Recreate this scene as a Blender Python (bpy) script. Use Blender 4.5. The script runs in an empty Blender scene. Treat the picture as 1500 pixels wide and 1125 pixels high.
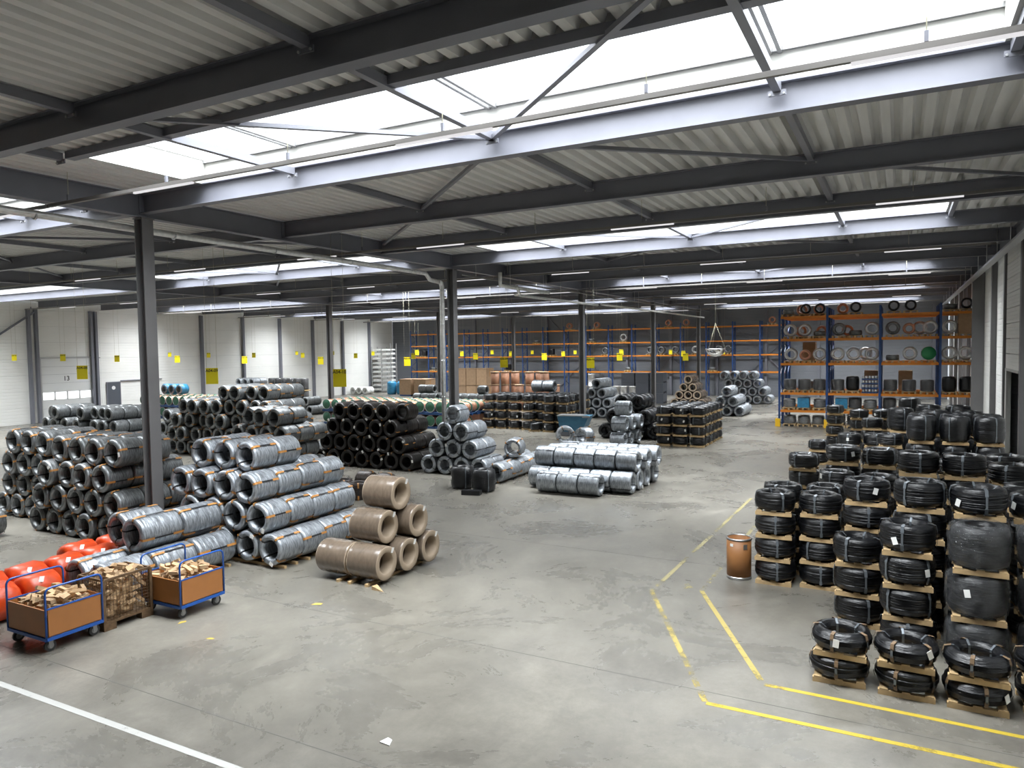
import bpy, math, random
from mathutils import Vector, Matrix
random.seed(7)
SC = bpy.context.scene
COL = SC.collection
PI = math.pi

# ---------------------------------------------------------------- camera
CAM_YAW, CAM_PITCH, CAM_ROLL, CAM_H = 0.4916, 0.0487, -0.0151, 4.2122
def setup_camera():
    cd = bpy.data.cameras.new('camera'); cam = bpy.data.objects.new('camera', cd); COL.objects.link(cam)
    cd.sensor_width = 36.0; cd.sensor_fit = 'HORIZONTAL'
    cd.lens = 1062.95 / 1500 * 36.0
    cd.clip_start = .05; cd.clip_end = 300
    cy, sy, cp, sp = math.cos(CAM_YAW), math.sin(CAM_YAW), math.cos(CAM_PITCH), math.sin(CAM_PITCH)
    fw = Vector((-sy * cp, cy * cp, -sp)); r = Vector((cy, sy, 0)); u = r.cross(fw)
    r2 = r * math.cos(CAM_ROLL) + u * math.sin(CAM_ROLL); u2 = -r * math.sin(CAM_ROLL) + u * math.cos(CAM_ROLL)
    m = Matrix((r2, u2, -fw)).transposed().to_4x4(); m.translation = Vector((0, 0, CAM_H))
    cam.matrix_world = m; SC.camera = cam
setup_camera()

# ---------------------------------------------------------------- world, exposure
W = bpy.data.worlds.new('overcast_sky'); SC.world = W; W.use_nodes = True
W.node_tree.nodes['Background'].inputs[0].default_value = (.86, .93, 1, 1)
W.node_tree.nodes['Background'].inputs[1].default_value = 1.0
SKYLIGHT = 1.7      # brightness of the translucent roof glazing itself
DAYLIGHT = 38.0      # W per square metre of daylight that comes down through each rooflight
TUBE = 0.6           # LED battens
def rooflight_daylight():
    for (x0, x1) in ((-45.5, -32.8), (-28.9, -16.15), (-12.2, 1.0)):
        for k in (0, 3, 6, 9, 12):
            y1 = 10.04 + 4 * k - .04; y0 = y1 - 2.6
            ld = bpy.data.lights.new('rooflight_daylight', 'AREA'); ld.shape = 'RECTANGLE'; ld.size = x1 - x0 - .04; ld.size_y = y1 - y0
            ld.energy = DAYLIGHT * (x1 - x0) * (y1 - y0); ld.color = (.93, .97, 1.0); ld.spread = math.radians(130)
            o = bpy.data.objects.new('rooflight_daylight', ld); COL.objects.link(o); o.location = ((x0 + x1) / 2, (y0 + y1) / 2, 8.022)
rooflight_daylight()
SC.view_settings.view_transform = 'Standard'; SC.view_settings.look = 'None'
SC.view_settings.gamma = 1; SC.view_settings.use_curve_mapping = False
SC.view_settings.exposure = 0.46
SC.cycles.max_bounces = 7; SC.cycles.diffuse_bounces = 4; SC.cycles.glossy_bounces = 3; SC.cycles.transparent_max_bounces = 8
SC.cycles.use_denoising = True; SC.cycles.sample_clamp_indirect = 6; SC.cycles.caustics_reflective = False; SC.cycles.caustics_refractive = False

# ---------------------------------------------------------------- materials
MATS = {}
def new_mat(name):
    m = bpy.data.materials.new(name); m.use_nodes = True; MATS[name] = m
    nt = m.node_tree; b = nt.nodes['Principled BSDF']
    return m, nt, b
def node(nt, typ, **kw):
    n = nt.nodes.new(typ)
    for k, v in kw.items(): setattr(n, k, v)
    return n
def setin(n, **kw):
    for k, v in kw.items(): n.inputs[k.replace('_', ' ')].default_value = v
def c4(c): return (c[0], c[1], c[2], 1)
def ramp(nt, fac, stops):
    r = node(nt, 'ShaderNodeValToRGB'); e = r.color_ramp.elements
    while len(e) > 1: e.remove(e[-1])
    e[0].position = stops[0][0]; e[0].color = c4(stops[0][1])
    for p, c in stops[1:]:
        x = e.new(p); x.color = c4(c)
    nt.links.new(fac, r.inputs[0]); return r.outputs[0]
def plain(name, c, rough=.5, metal=0., noise=0., scale=6., bump=0., vary=0.):
    """Even colour with a little mottling (noise) and a little difference from one object to the next (vary)."""
    m, nt, b = new_mat(name)
    setin(b, Roughness=rough, Metallic=metal)
    b.inputs['Base Color'].default_value = c4(c)
    L = nt.links.new; out = None
    if noise or bump:
        tc = node(nt, 'ShaderNodeTexCoord'); n = node(nt, 'ShaderNodeTexNoise'); setin(n, Scale=scale, Detail=4.)
        L(tc.outputs['Object'], n.inputs['Vector'])
        if noise:
            lo = [x * (1 - noise) for x in c]; hi = [min(1, x * (1 + noise)) for x in c]
            out = ramp(nt, n.outputs['Fac'], [(.25, lo), (.75, hi)])
        if bump:
            bp = node(nt, 'ShaderNodeBump'); setin(bp, Strength=bump, Distance=.01)
            L(n.outputs['Fac'], bp.inputs['Height']); L(bp.outputs[0], b.inputs['Normal'])
    if vary:
        oi = node(nt, 'ShaderNodeObjectInfo'); hs = node(nt, 'ShaderNodeHueSaturation')
        mr = node(nt, 'ShaderNodeMapRange'); setin(mr, To_Min=1 - vary, To_Max=1 + vary)
        L(oi.outputs['Random'], mr.inputs[0]); L(mr.outputs[0], hs.inputs['Value'])
        if out: L(out, hs.inputs['Color'])
        else: hs.inputs['Color'].default_value = c4(c)
        out = hs.outputs[0]
    if out: L(out, b.inputs['Base Color'])
    return m
def wire_mat(name, c, rough, metal, turns=34., contrast=.3, bump=.5, vary=.12, wrap=0.):
    """Wound wire: fine turns around the local Z axis."""
    m, nt, b = new_mat(name); L = nt.links.new
    tc = node(nt, 'ShaderNodeTexCoord'); mp = node(nt, 'ShaderNodeMapping'); mp.inputs['Scale'].default_value = (2.2, 2.2, turns)
    L(tc.outputs['Object'], mp.inputs[0])
    n = node(nt, 'ShaderNodeTexNoise'); setin(n, Scale=3., Detail=3., Roughness=.6); L(mp.outputs[0], n.inputs['Vector'])
    lo = [x * (1 - contrast) for x in c]; hi = [min(1, x * (1 + contrast)) for x in c]
    col = ramp(nt, n.outputs['Fac'], [(.3, lo), (.7, hi)])
    oi = node(nt, 'ShaderNodeObjectInfo'); hs = node(nt, 'ShaderNodeHueSaturation')
    mr = node(nt, 'ShaderNodeMapRange'); setin(mr, To_Min=1 - vary, To_Max=1 + vary)
    L(oi.outputs['Random'], mr.inputs[0]); L(mr.outputs[0], hs.inputs['Value']); L(col, hs.inputs['Color'])
    L(hs.outputs[0], b.inputs['Base Color'])
    bp = node(nt, 'ShaderNodeBump'); setin(bp, Strength=bump, Distance=.012); L(n.outputs['Fac'], bp.inputs['Height']); L(bp.outputs[0], b.inputs['Normal'])
    setin(b, Roughness=rough, Metallic=metal)
    if wrap: setin(b, Coat_Weight=wrap, Coat_Roughness=.15)
    return m

wire_mat('galvanised_wire', (.33, .355, .385), .44, .65, turns=13, contrast=.5)
wire_mat('dull_wire', (.19, .20, .205), .42, .65, turns=13, contrast=.5)
wire_mat('black_wire', (.005, .0055, .007), .32, .0, turns=16, contrast=.6, bump=1., vary=.2)
wire_mat('dark_brown_wire', (.032, .022, .018), .42, .2, turns=13, contrast=.6)
wire_mat('black_oiled_wire', (.010, .008, .007), .38, .1, turns=13, contrast=.6)
wire_mat('copper_wire', (.56, .27, .17), .4, .3, contrast=.25)
wire_mat('bright_wire', (.62, .62, .62), .32, .7, contrast=.25)
wire_mat('paper_wrapped', (.135, .103, .076), .26, .0, turns=5, contrast=.18, bump=.35, wrap=.5)
plain('paper_end', (.32, .25, .18), .6, noise=.1)
plain('strap_black', (.012, .012, .014), .45)
plain('strap_orange', (.44, .20, .05), .5, noise=.2)
plain('strap_paper', (.16, .105, .06), .6, noise=.2)
plain('strap_steel', (.16, .18, .20), .35, .5)
plain('tag_white', (.80, .80, .78), .6)
plain('tag_green', (.12, .55, .12), .5)
plain('pallet_wood', (.47, .33, .17), .75, noise=.22, scale=9, vary=.15)
plain('wood_offcut', (.45, .30, .165), .75, noise=.2, scale=14, vary=.28)
plain('steel_dark', (.18, .185, .217), .42, noise=.06, scale=2)
plain('steel_column', (.14, .138, .14), .45, noise=.08, scale=2)
plain('strut_steel', (.19, .195, .225), .4)
plain('mullion_grey', (.22, .22, .22), .5)
plain('bolt_steel', (.45, .46, .47), .35, .8)
plain('curb_white', (.46, .46, .435), .55)
plain('aluminium', (.55, .56, .57), .35, .8)
plain('duct_foil', (.78, .78, .76), .35, .45, noise=.15, scale=9, bump=.8)
plain('rail_grey', (.20, .19, .18), .4, .2)
plain('orange_rack', (.60, .20, .02), .4, noise=.08)
plain('blue_rack', (.020, .060, .19), .42, noise=.08)
plain('yellow_guard', (.80, .48, .02), .45)
plain('sign_yellow', (.95, .80, .015), .5)
plain('sign_ink', (.015, .015, .012), .6)
plain('beech_board', (.36, .145, .042), .42, noise=.10, scale=3)
plain('cart_blue', (.012, .085, .36), .35)
plain('rubber', (.03, .03, .03), .6)
plain('caster_grey', (.33, .33, .33), .4, .5)
plain('rusty_steel', (.16, .10, .055), .6, .5, noise=.4, scale=12)
plain('orange_bag', (.55, .055, .008), .36, noise=.25, scale=5, bump=.6)
plain('drum_brown', (.30, .13, .042), .5, noise=.08)
plain('drum_metal', (.50, .50, .50), .3, .9)
plain('cardboard', (.38, .25, .15), .75, noise=.12, vary=.12)
plain('brown_tub', (.30, .14, .075), .6, noise=.15, vary=.15)
plain('blue_plastic', (.03, .20, .36), .4, noise=.3, bump=.5)
plain('skip_blue', (.05, .17, .28), .45, noise=.15)
plain('flange_green', (.035, .13, .075), .5, noise=.15, vary=.25)
plain('disc_green', (.02, .20, .07), .45)
plain('pallet_blue', (.02, .07, .20), .5)
plain('door_white', (.78, .79, .79), .45)
plain('white_pack', (.78, .78, .76), .4, noise=.2, bump=.4)
plain('door_grey', (.09, .10, .12), .5)
plain('dark_opening', (.010, .012, .015), .8)
plain('mirror_chrome', (.85, .86, .87), .06, 1.0)
plain('wire_cable', (.5, .48, .36), .5, .3)
plain('debris_yellow', (.75, .52, .08), .6)
plain('white_paint', (.75, .75, .72), .6)

def emit(name, c, s):
    m, nt, b = new_mat(name); nt.nodes.remove(b)
    e = node(nt, 'ShaderNodeEmission'); e.inputs[0].default_value = c4(c); e.inputs[1].default_value = s
    nt.links.new(e.outputs[0], nt.nodes['Material Output'].inputs[0]); return m
emit('skylight_glazing', (.93, .97, 1.0), SKYLIGHT)
emit('led_tube', (1, .98, 1), TUBE)
emit('door_window', (.95, .98, 1), 1.6)

def film(name, c, opac):
    m, nt, b = new_mat(name); L = nt.links.new
    tc = node(nt, 'ShaderNodeTexCoord'); n = node(nt, 'ShaderNodeTexNoise'); setin(n, Scale=7., Detail=6., Roughness=.65)
    L(tc.outputs['Object'], n.inputs['Vector'])
    bp = node(nt, 'ShaderNodeBump'); setin(bp, Strength=1., Distance=.07); L(n.outputs['Fac'], bp.inputs['Height']); L(bp.outputs[0], b.inputs['Normal'])
    b.inputs['Base Color'].default_value = c4(c); setin(b, Roughness=.16)
    mr = node(nt, 'ShaderNodeMapRange'); setin(mr, From_Min=.35, From_Max=.7, To_Min=opac * .4, To_Max=opac * 1.6)
    L(n.outputs['Fac'], mr.inputs[0]); L(mr.outputs[0], b.inputs['Alpha'])
    return m
film('clear_film', (.14, .145, .15), .30)
film('white_film', (.55, .55, .56), .16)

def wall_mat(name, c, lines):
    m, nt, b = new_mat(name); L = nt.links.new
    tc = node(nt, 'ShaderNodeTexCoord'); sx = node(nt, 'ShaderNodeSeparateXYZ'); L(tc.outputs['Object'], sx.inputs[0])
    mu = node(nt, 'ShaderNodeMath', operation='MULTIPLY'); mu.inputs[1].default_value = lines; L(sx.outputs['Z'], mu.inputs[0])
    fr = node(nt, 'ShaderNodeMath', operation='FRACT'); L(mu.outputs[0], fr.inputs[0])
    h = ramp(nt, fr.outputs[0], [(0, (0, 0, 0)), (.06, (1, 1, 1)), (.9, (1, 1, 1)), (1, (0, 0, 0))])
    bp = node(nt, 'ShaderNodeBump'); setin(bp, Strength=.8, Distance=.012); L(h, bp.inputs['Height']); L(bp.outputs[0], b.inputs['Normal'])
    n = node(nt, 'ShaderNodeTexNoise'); setin(n, Scale=.8, Detail=3.); L(tc.outputs['Object'], n.inputs['Vector'])
    L(ramp(nt, n.outputs['Fac'], [(.3, [x * .95 for x in c]), (.7, c)]), b.inputs['Base Color']); setin(b, Roughness=.5)
    return m
wall_mat('panel_white', (.90, .90, .87), 5.)
wall_mat('panel_grey_shaded', (.19, .20, .225), 4.)  # grey cladding, darkened so the colour carries the shade on the end wall
wall_mat('panel_shutter', (.74, .74, .71), 9.)

def deck_mat():
    m, nt, b = new_mat('deck_sheet'); L = nt.links.new
    tc = node(nt, 'ShaderNodeTexCoord'); mp = node(nt, 'ShaderNodeMapping'); mp.inputs['Scale'].default_value = (7, .45, 3)
    L(tc.outputs['Object'], mp.inputs[0]); n = node(nt, 'ShaderNodeTexNoise'); setin(n, Scale=1.5, Detail=4.); L(mp.outputs[0], n.inputs['Vector'])
    L(ramp(nt, n.outputs['Fac'], [(.3, (.70, .70, .685)), (.6, (.77, .77, .755))]), b.inputs['Base Color']); setin(b, Roughness=.45)
deck_mat()

def floor_mat():
    m, nt, b = new_mat('concrete_floor'); L = nt.links.new
    tc = node(nt, 'ShaderNodeTexCoord'); co = tc.outputs['Object']
    def nz(scale, det=6., rough=.6, dist=0., sc=None):
        n = node(nt, 'ShaderNodeTexNoise'); setin(n, Scale=scale, Detail=det, Roughness=rough, Distortion=dist)
        if sc:
            mp = node(nt, 'ShaderNodeMapping'); mp.inputs['Scale'].default_value = sc; L(co, mp.inputs[0]); L(mp.outputs[0], n.inputs['Vector'])
        else: L(co, n.inputs['Vector'])
        return n.outputs['Fac']
    big = nz(.11, 4., .5, .4); mid = nz(.45, 9., .70, .6); fine = nz(9., 8., .75); scuff = nz(1.3, 12., .78, .8, (1, .55, 1)); speck = nz(2.4, 10., .8, .3)
    base = ramp(nt, big, [(.28, (.130, .122, .105)), (.50, (.184, .173, .149)), (.70, (.238, .225, .196))])
    def mul(a, fac, lo, hi, p0, p1):
        mx = node(nt, 'ShaderNodeMix', data_type='RGBA', blend_type='MULTIPLY'); mx.inputs[0].default_value = 1
        L(a, mx.inputs[6]); L(ramp(nt, fac, [(p0, lo), (p1, hi)]), mx.inputs[7]); return mx.outputs[2]
    col = mul(base, mid, (.58, .585, .60), (1.36, 1.355, 1.34), .20, .80)
    col = mul(col, scuff, (.70, .70, .705), (1.24, 1.24, 1.23), .20, .80)
    col = mul(col, speck, (.74, .73, .72), (1.18, 1.18, 1.18), .20, .80)
    col = mul(col, fine, (.86, .86, .86), (1.08, 1.08, 1.08), .3, .7)
    L(col, b.inputs['Base Color'])
    mr = node(nt, 'ShaderNodeMapRange'); setin(mr, From_Min=.3, From_Max=.7, To_Min=.19, To_Max=.40); L(mid, mr.inputs[0]); L(mr.outputs[0], b.inputs['Roughness'])
    b.inputs['IOR'].default_value = 1.6
    bp = node(nt, 'ShaderNodeBump'); setin(bp, Strength=.10, Distance=.01); L(fine, bp.inputs['Height']); L(bp.outputs[0], b.inputs['Normal'])
floor_mat()
def paint_mat(name, c, wear):
    m, nt, b = new_mat(name); L = nt.links.new
    tc = node(nt, 'ShaderNodeTexCoord'); n = node(nt, 'ShaderNodeTexNoise'); setin(n, Scale=5., Detail=9., Roughness=.75); L(tc.outputs['Object'], n.inputs['Vector'])
    n2 = node(nt, 'ShaderNodeTexNoise'); setin(n2, Scale=.5, Detail=2.); L(tc.outputs['Object'], n2.inputs['Vector'])
    ad = node(nt, 'ShaderNodeMath', operation='ADD'); L(n.outputs['Fac'], ad.inputs[0]); L(n2.outputs['Fac'], ad.inputs[1])
    L(ramp(nt, ad.outputs[0], [(wear - .06, (0, 0, 0)), (wear + .10, (1, 1, 1))]), b.inputs['Alpha'])
    b.inputs['Base Color'].default_value = c4(c); setin(b, Roughness=.5)
paint_mat('yellow_floor_paint', (.46, .34, .035), .80)
plain('joint_dark', (.09, .088, .08), .8)
paint_mat('worn_yellow_paint', (.38, .30, .08), .93)
paint_mat('faded_yellow_paint', (.30, .26, .12), 1.0)
paint_mat('white_floor_paint', (.50, .50, .48), .76)

# ---------------------------------------------------------------- mesh building
class MB:
    """Collects simple shapes into one mesh."""
    def __init__(s): s.v = []; s.f = []; s.m = []; s.sm = []
    def _add(s, vs, fs, mi=0, sm=False):
        o = len(s.v); s.v += [tuple(x) for x in vs]
        for f in fs: s.f.append(tuple(o + i for i in f)); s.m.append(mi); s.sm.append(sm)
        return s
    def box(s, x0, x1, y0, y1, z0, z1, mi=0):
        return s._add([(x0, y0, z0), (x1, y0, z0), (x1, y1, z0), (x0, y1, z0), (x0, y0, z1), (x1, y0, z1), (x1, y1, z1), (x0, y1, z1)],
                      [(3, 2, 1, 0), (4, 5, 6, 7), (0, 1, 5, 4), (1, 2, 6, 5), (2, 3, 7, 6), (3, 0, 4, 7)], mi)
    def bar(s, a, b, w, h, mi=0, up=(0, 0, 1)):
        """Rectangular bar from a to b; h is measured along up."""
        a, b = Vector(a), Vector(b); d = (b - a).normalized(); u = Vector(up)
        if abs(d.dot(u)) > .98: u = Vector((1, 0, 0))
        r = d.cross(u).normalized(); u = r.cross(d)
        q = [r * x * w / 2 + u * y * h / 2 for x, y in ((-1, -1), (1, -1), (1, 1), (-1, 1))]
        return s._add([a + k for k in q] + [b + k for k in q], [(0, 1, 2, 3), (7, 6, 5, 4), (0, 4, 5, 1), (1, 5, 6, 2), (2, 6, 7, 3), (3, 7, 4, 0)], mi)
    def tube(s, pts, r, n=8, mi=0, caps=True):
        pts = [Vector(p) for p in pts]; rings = []; prev = None
        for i, p in enumerate(pts):
            d = (pts[min(i + 1, len(pts) - 1)] - pts[max(i - 1, 0)]).normalized()
            if prev is None:
                k = Vector((0, 0, 1)) if abs(d.z) < .9 else Vector((1, 0, 0)); e = d.cross(k).normalized()
            else:
                e = (prev - d * prev.dot(d)).normalized()
            g = d.cross(e); prev = e; rr = r[i] if isinstance(r, (list, tuple)) else r
            rings.append([p + (e * math.cos(2 * PI * k / n) + g * math.sin(2 * PI * k / n)) * rr for k in range(n)])
        vs = [v for R_ in rings for v in R_]; fs = []
        for i in range(len(rings) - 1):
            for k in range(n): fs.append((i * n + k, i * n + (k + 1) % n, (i + 1) * n + (k + 1) % n, (i + 1) * n + k))
        s._add(vs, fs, mi, True)
        if caps:
            o = len(s.v) - len(vs)
            s.f.append(tuple(o + k for k in reversed(range(n)))); s.m.append(mi); s.sm.append(False)
            o2 = o + (len(rings) - 1) * n
            s.f.append(tuple(o2 + k for k in range(n))); s.m.append(mi); s.sm.append(False)
        return s
    def lathe(s, prof, n=24, closed=False, mi=0, sm=True, mis=None, wob=None):
        """Revolve (r, z) points about Z."""
        vs = []; fs = []
        for j, (r, z) in enumerate(prof):
            for k in range(n):
                a = 2 * PI * k / n; rr = r + (wob(j, a) if wob else 0)
                vs.append((rr * math.cos(a), rr * math.sin(a), z))
        J = len(prof); o = len(s.v); s.v += vs
        for j in range(J if closed else J - 1):
            j2 = (j + 1) % J
            for k in range(n):
                k2 = (k + 1) % n
                s.f.append((o + j * n + k, o + j * n + k2, o + j2 * n + k2, o + j2 * n + k)); s.m.append(mis[j] if mis else mi); s.sm.append(sm)
        return s
    def prism(s, poly, axis, a, b, mi=0):
        """Extrude a 2-D outline; axis x: outline is (y, z); axis y: (x, z); axis z: (x, y)."""
        def P(p, t): return {'x': (t, p[0], p[1]), 'y': (p[0], t, p[1]), 'z': (p[0], p[1], t)}[axis]
        n = len(poly)
        return s._add([P(p, a) for p in poly] + [P(p, b) for p in poly],
                      [tuple(range(n)), tuple(reversed(range(n, 2 * n)))] + [(i, i + n, (i + 1) % n + n, (i + 1) % n) for i in range(n)], mi)
    def mesh(s, name, mats):
        me = bpy.data.meshes.new(name); me.from_pydata(s.v, [], s.f)
        for m in (mats if isinstance(mats, (list, tuple)) else [mats]): me.materials.append(MATS[m])
        me.polygons.foreach_set('material_index', s.m); me.polygons.foreach_set('use_smooth', s.sm)
        me.update(); me.validate()
        return me
    def build(s, name, mats, parent=None, **kw): return put(name, s.mesh(name, mats), parent, **kw)
def put(name, me, parent=None, loc=(0, 0, 0), rot=(0, 0, 0), label=None, cat=None, group=None, kind=None):
    o = bpy.data.objects.new(name, me); COL.objects.link(o); o.location = loc; o.rotation_euler = rot
    if parent is not None: o.parent = parent
    tag(o, label, cat, group, kind); return o
def tag(o, label=None, cat=None, group=None, kind=None):
    for k, v in (('label', label), ('category', cat), ('group', group), ('kind', kind)):
        if v: o[k] = v
    return o
def empty(name, loc=(0, 0, 0), rz=0, **kw): return put(name, None, loc=loc, rot=(0, 0, rz), **kw)
def text_mesh(txt, size, mat):
    cu = bpy.data.curves.new('lettering', 'FONT'); cu.body = txt; cu.size = size; cu.align_x = 'CENTER'; cu.align_y = 'CENTER'; cu.extrude = .0015; cu.offset = size * .012
    ob = bpy.data.objects.new('lettering', cu); COL.objects.link(ob)
    dg = bpy.context.evaluated_depsgraph_get(); me = bpy.data.meshes.new_from_object(ob.evaluated_get(dg)); me.name = 'lettering'
    bpy.data.objects.remove(ob); me.materials.clear(); me.materials.append(MATS[mat]); return me
ORD = ['first', 'second', 'third', 'fourth', 'fifth', 'sixth', 'seventh', 'eighth', 'ninth', 'tenth', 'eleventh', 'twelfth', 'thirteenth', 'fourteenth', 'fifteenth', 'sixteenth', 'seventeenth', 'eighteenth', 'nineteenth', 'twentieth',
       'twenty-first', 'twenty-second', 'twenty-third', 'twenty-fourth', 'twenty-fifth', 'twenty-sixth', 'twenty-seventh', 'twenty-eighth', 'twenty-ninth', 'thirtieth']
TIER = ['bottom', 'second', 'third', 'fourth', 'fifth', 'sixth']

TEXTS = {}
def lettering(txt, size, mat):
    if (txt, size) not in TEXTS: TEXTS[(txt, size)] = text_mesh(txt, size, mat)
    return TEXTS[(txt, size)]
for t_ in (['13'] + ['A%02d-%02d' % q for q in ((4, 6), (4, 7), (4, 8), (3, 7), (2, 7), (3, 8), (2, 8), (3, 9), (2, 9), (1, 9), (2, 10), (3, 10), (4, 9), (4, 10), (1, 10), (2, 11), (1, 11), (5, 8), (5, 7), (5, 6), (6, 7), (6, 8), (7, 7), (6, 9), (7, 8), (8, 8), (7, 9), (8, 9), (9, 9), (6, 10), (8, 10), (9, 10), (10, 10), (10, 9), (9, 11), (10, 11))]):
    lettering(t_, .42 if t_ == '13' else .13, 'sign_ink')

# ================================================================ THE BUILDING
Y0 = 10.04
def YK(k): return Y0 + 4.0 * k
XL, XR, YF, YB = -47.5, 3.1, -9.96, 62.04
GX = (-30.86, -14.18)
ZBEAM, ZGIRD, ZDECK = 7.18, 7.09, 7.58
BAYS = ((XL, GX[0]), (GX[0], GX[1]), (GX[1], XR))
OPEN = ((-45.5, -32.8), (-28.9, -16.15), (-12.2, 1.0))
SKY_K = (0, 3, 6, 9, 12)

floor = MB().box(XL - .3, XR + 6, YF - .3, YB + .3, -.2, 0).build('floor', 'concrete_floor', kind='structure', label='worn grey concrete warehouse floor')

# painted lines on the floor
def strip(name, pts, w, mat, label):
    pts = [Vector((p[0], p[1], 0)) for p in pts]; L_ = []; R_ = []
    for i, p in enumerate(pts):
        d0 = (p - pts[i - 1]).normalized() if i else None; d1 = (pts[i + 1] - p).normalized() if i + 1 < len(pts) else None
        d = ((d0 or d1) + (d1 or d0)).normalized(); n = Vector((-d.y, d.x, 0)); k = 1 / max(.5, d.dot(d1 or d0))
        L_.append(p + n * w / 2 * k); R_.append(p - n * w / 2 * k)
    m = MB()
    for i in range(len(pts) - 1):
        a, b, c, d = R_[i], R_[i + 1], L_[i + 1], L_[i]
        m._add([(q.x, q.y, z) for z in (.0005, .0025) for q in (a, b, c, d)], [(4, 5, 6, 7), (0, 1, 5, 4), (2, 3, 7, 6)])
    return m.build(name, mat, label=label, cat='floor marking', kind='structure')
strip('floor_line', [(-1.98, 8.43), (3.0, 8.46)], .075, 'yellow_floor_paint', 'outer yellow floor line crossing before the front black coils')
strip('floor_line', [(-3.74, 11.97), (-2.0, 8.46)], .075, 'worn_yellow_paint', 'worn slanting outer yellow floor line in the aisle')
strip('floor_line', [(-2.97, 12.34), (-1.47, 9.25)], .075, 'worn_yellow_paint', 'worn slanting inner yellow floor line by the drum')
strip('floor_line', [(-3.35, 12.2), (-3.2, 12.45), (-3.3, 12.6)], .09, 'faded_yellow_paint', 'faded yellow smear between the slanting floor lines')
for yy in (8.72, 5.62, 13.9): MB().box(-14.0 if yy < 9 else -12, 2.9, yy - .006, yy + .006, .0004, .0012).build('floor_joint', 'joint_dark', floor)
strip('floor_line', [(-1.45, 9.22), (3.0, 9.14)], .075, 'yellow_floor_paint', 'inner yellow floor line passing before the front black coils')
strip('floor_line', [(-3.74, 11.97), (-3.58, 20.5)], .08, 'faded_yellow_paint', 'faded yellow floor line running away along the aisle')
strip('floor_line', [(-2.97, 12.34), (-2.95, 17.8)], .08, 'faded_yellow_paint', 'faded yellow floor line behind the brown drum')
strip('floor_line', [(-14.0, 4.9), (-10.18, 4.93), (-5.3, 4.97)], .085, 'white_floor_paint', 'white floor line crossing before the blue carts')

# --- roof deck
ceiling = empty('ceiling', kind='structure', label='ribbed light grey metal roof deck')
PITCH = .29
def deck(x0, x1, y0, y1):
    pr = []; i = math.floor(x0 / PITCH); zt = ZDECK + .12
    pts = [(0, ZDECK), (.125, ZDECK), (.165, zt), (.25, zt)]
    while i * PITCH < x1:
        for a, z in pts:
            x = i * PITCH + a
            if x0 <= x <= x1: pr.append((x, z))
        i += 1
    m = MB(); vs = []; fs = []
    for x, z in pr: vs += [(x, y0, z), (x, y1, z)]
    for j in range(len(pr) - 1): fs.append((2 * j, 2 * j + 1, 2 * j + 3, 2 * j + 2))
    m._add(vs, fs); m.build('deck_sheet', 'deck_sheet', ceiling)
for b, (bx0, bx1) in enumerate(BAYS):
    for k in range(-5, 13):
        if k + 1 in SKY_K:
            ox0, ox1 = OPEN[b]; ym = YK(k) + 1.35
            deck(bx0, bx1, YK(k), ym); deck(bx0, ox0, ym, YK(k + 1)); deck(ox1, bx1, ym, YK(k + 1))
        else:
            deck(bx0, bx1, YK(k), YK(k + 1))

# --- skylights
def strut_x(b): return [OPEN[b][0] + 2.42 + 4.18 * i for i in range(3)] if b == 2 else [OPEN[b][0] + 2.1 + 4.18 * i for i in range(3)]
n_win = 0
for b in range(3):
    ox0, ox1 = OPEN[b]
    for k in SKY_K:
        n_win += 1
        ya, yb = YK(k - 1) + 1.35, YK(k) - .02
        s = empty('window_%d' % n_win, kind='structure', label='long rooflight with white upstand')
        z0, z1 = ZDECK - .02, 8.03
        MB().box(ox0, ox1, yb, yb + .05, z0, z1).build('curb_board', 'curb_white', s)
        MB().box(ox0, ox1, ya - .05, ya, z0, z1).build('curb_board', 'curb_white', s)
        MB().box(ox0 - .05, ox0, ya - .05, yb + .05, z0, z1).build('curb_board', 'curb_white', s)
        MB().box(ox1, ox1 + .05, ya - .05, yb + .05, z0, z1).build('curb_board', 'curb_white', s)
        MB().box(ox0, ox1, yb - .05, yb, z1 - .07, z1 - .01).build('glazing_rail', 'mullion_grey', s)
        xs = [ox0] + strut_x(b) + [ox1]
        for i in range(4):
            MB().box(xs[i], xs[i + 1], ya, yb, z1, z1 + .02).build('pane', 'skylight_glazing', s)
            if i: MB().box(xs[i] - .12, xs[i] - .07, ya, yb, z1 - .09, z1 - .001).box(xs[i] + .0, xs[i] + .05, ya, yb, z1 - .09, z1 - .001).build('mullion', 'mullion_grey', s)
        MB().box(ox0, ox1, ya - .13, ya - .06, 7.455, 7.575).box(ox0, ox1, ya - .06, ya + .03, 7.455, 7.475).build('trimmer', 'steel_dark', s)

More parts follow.
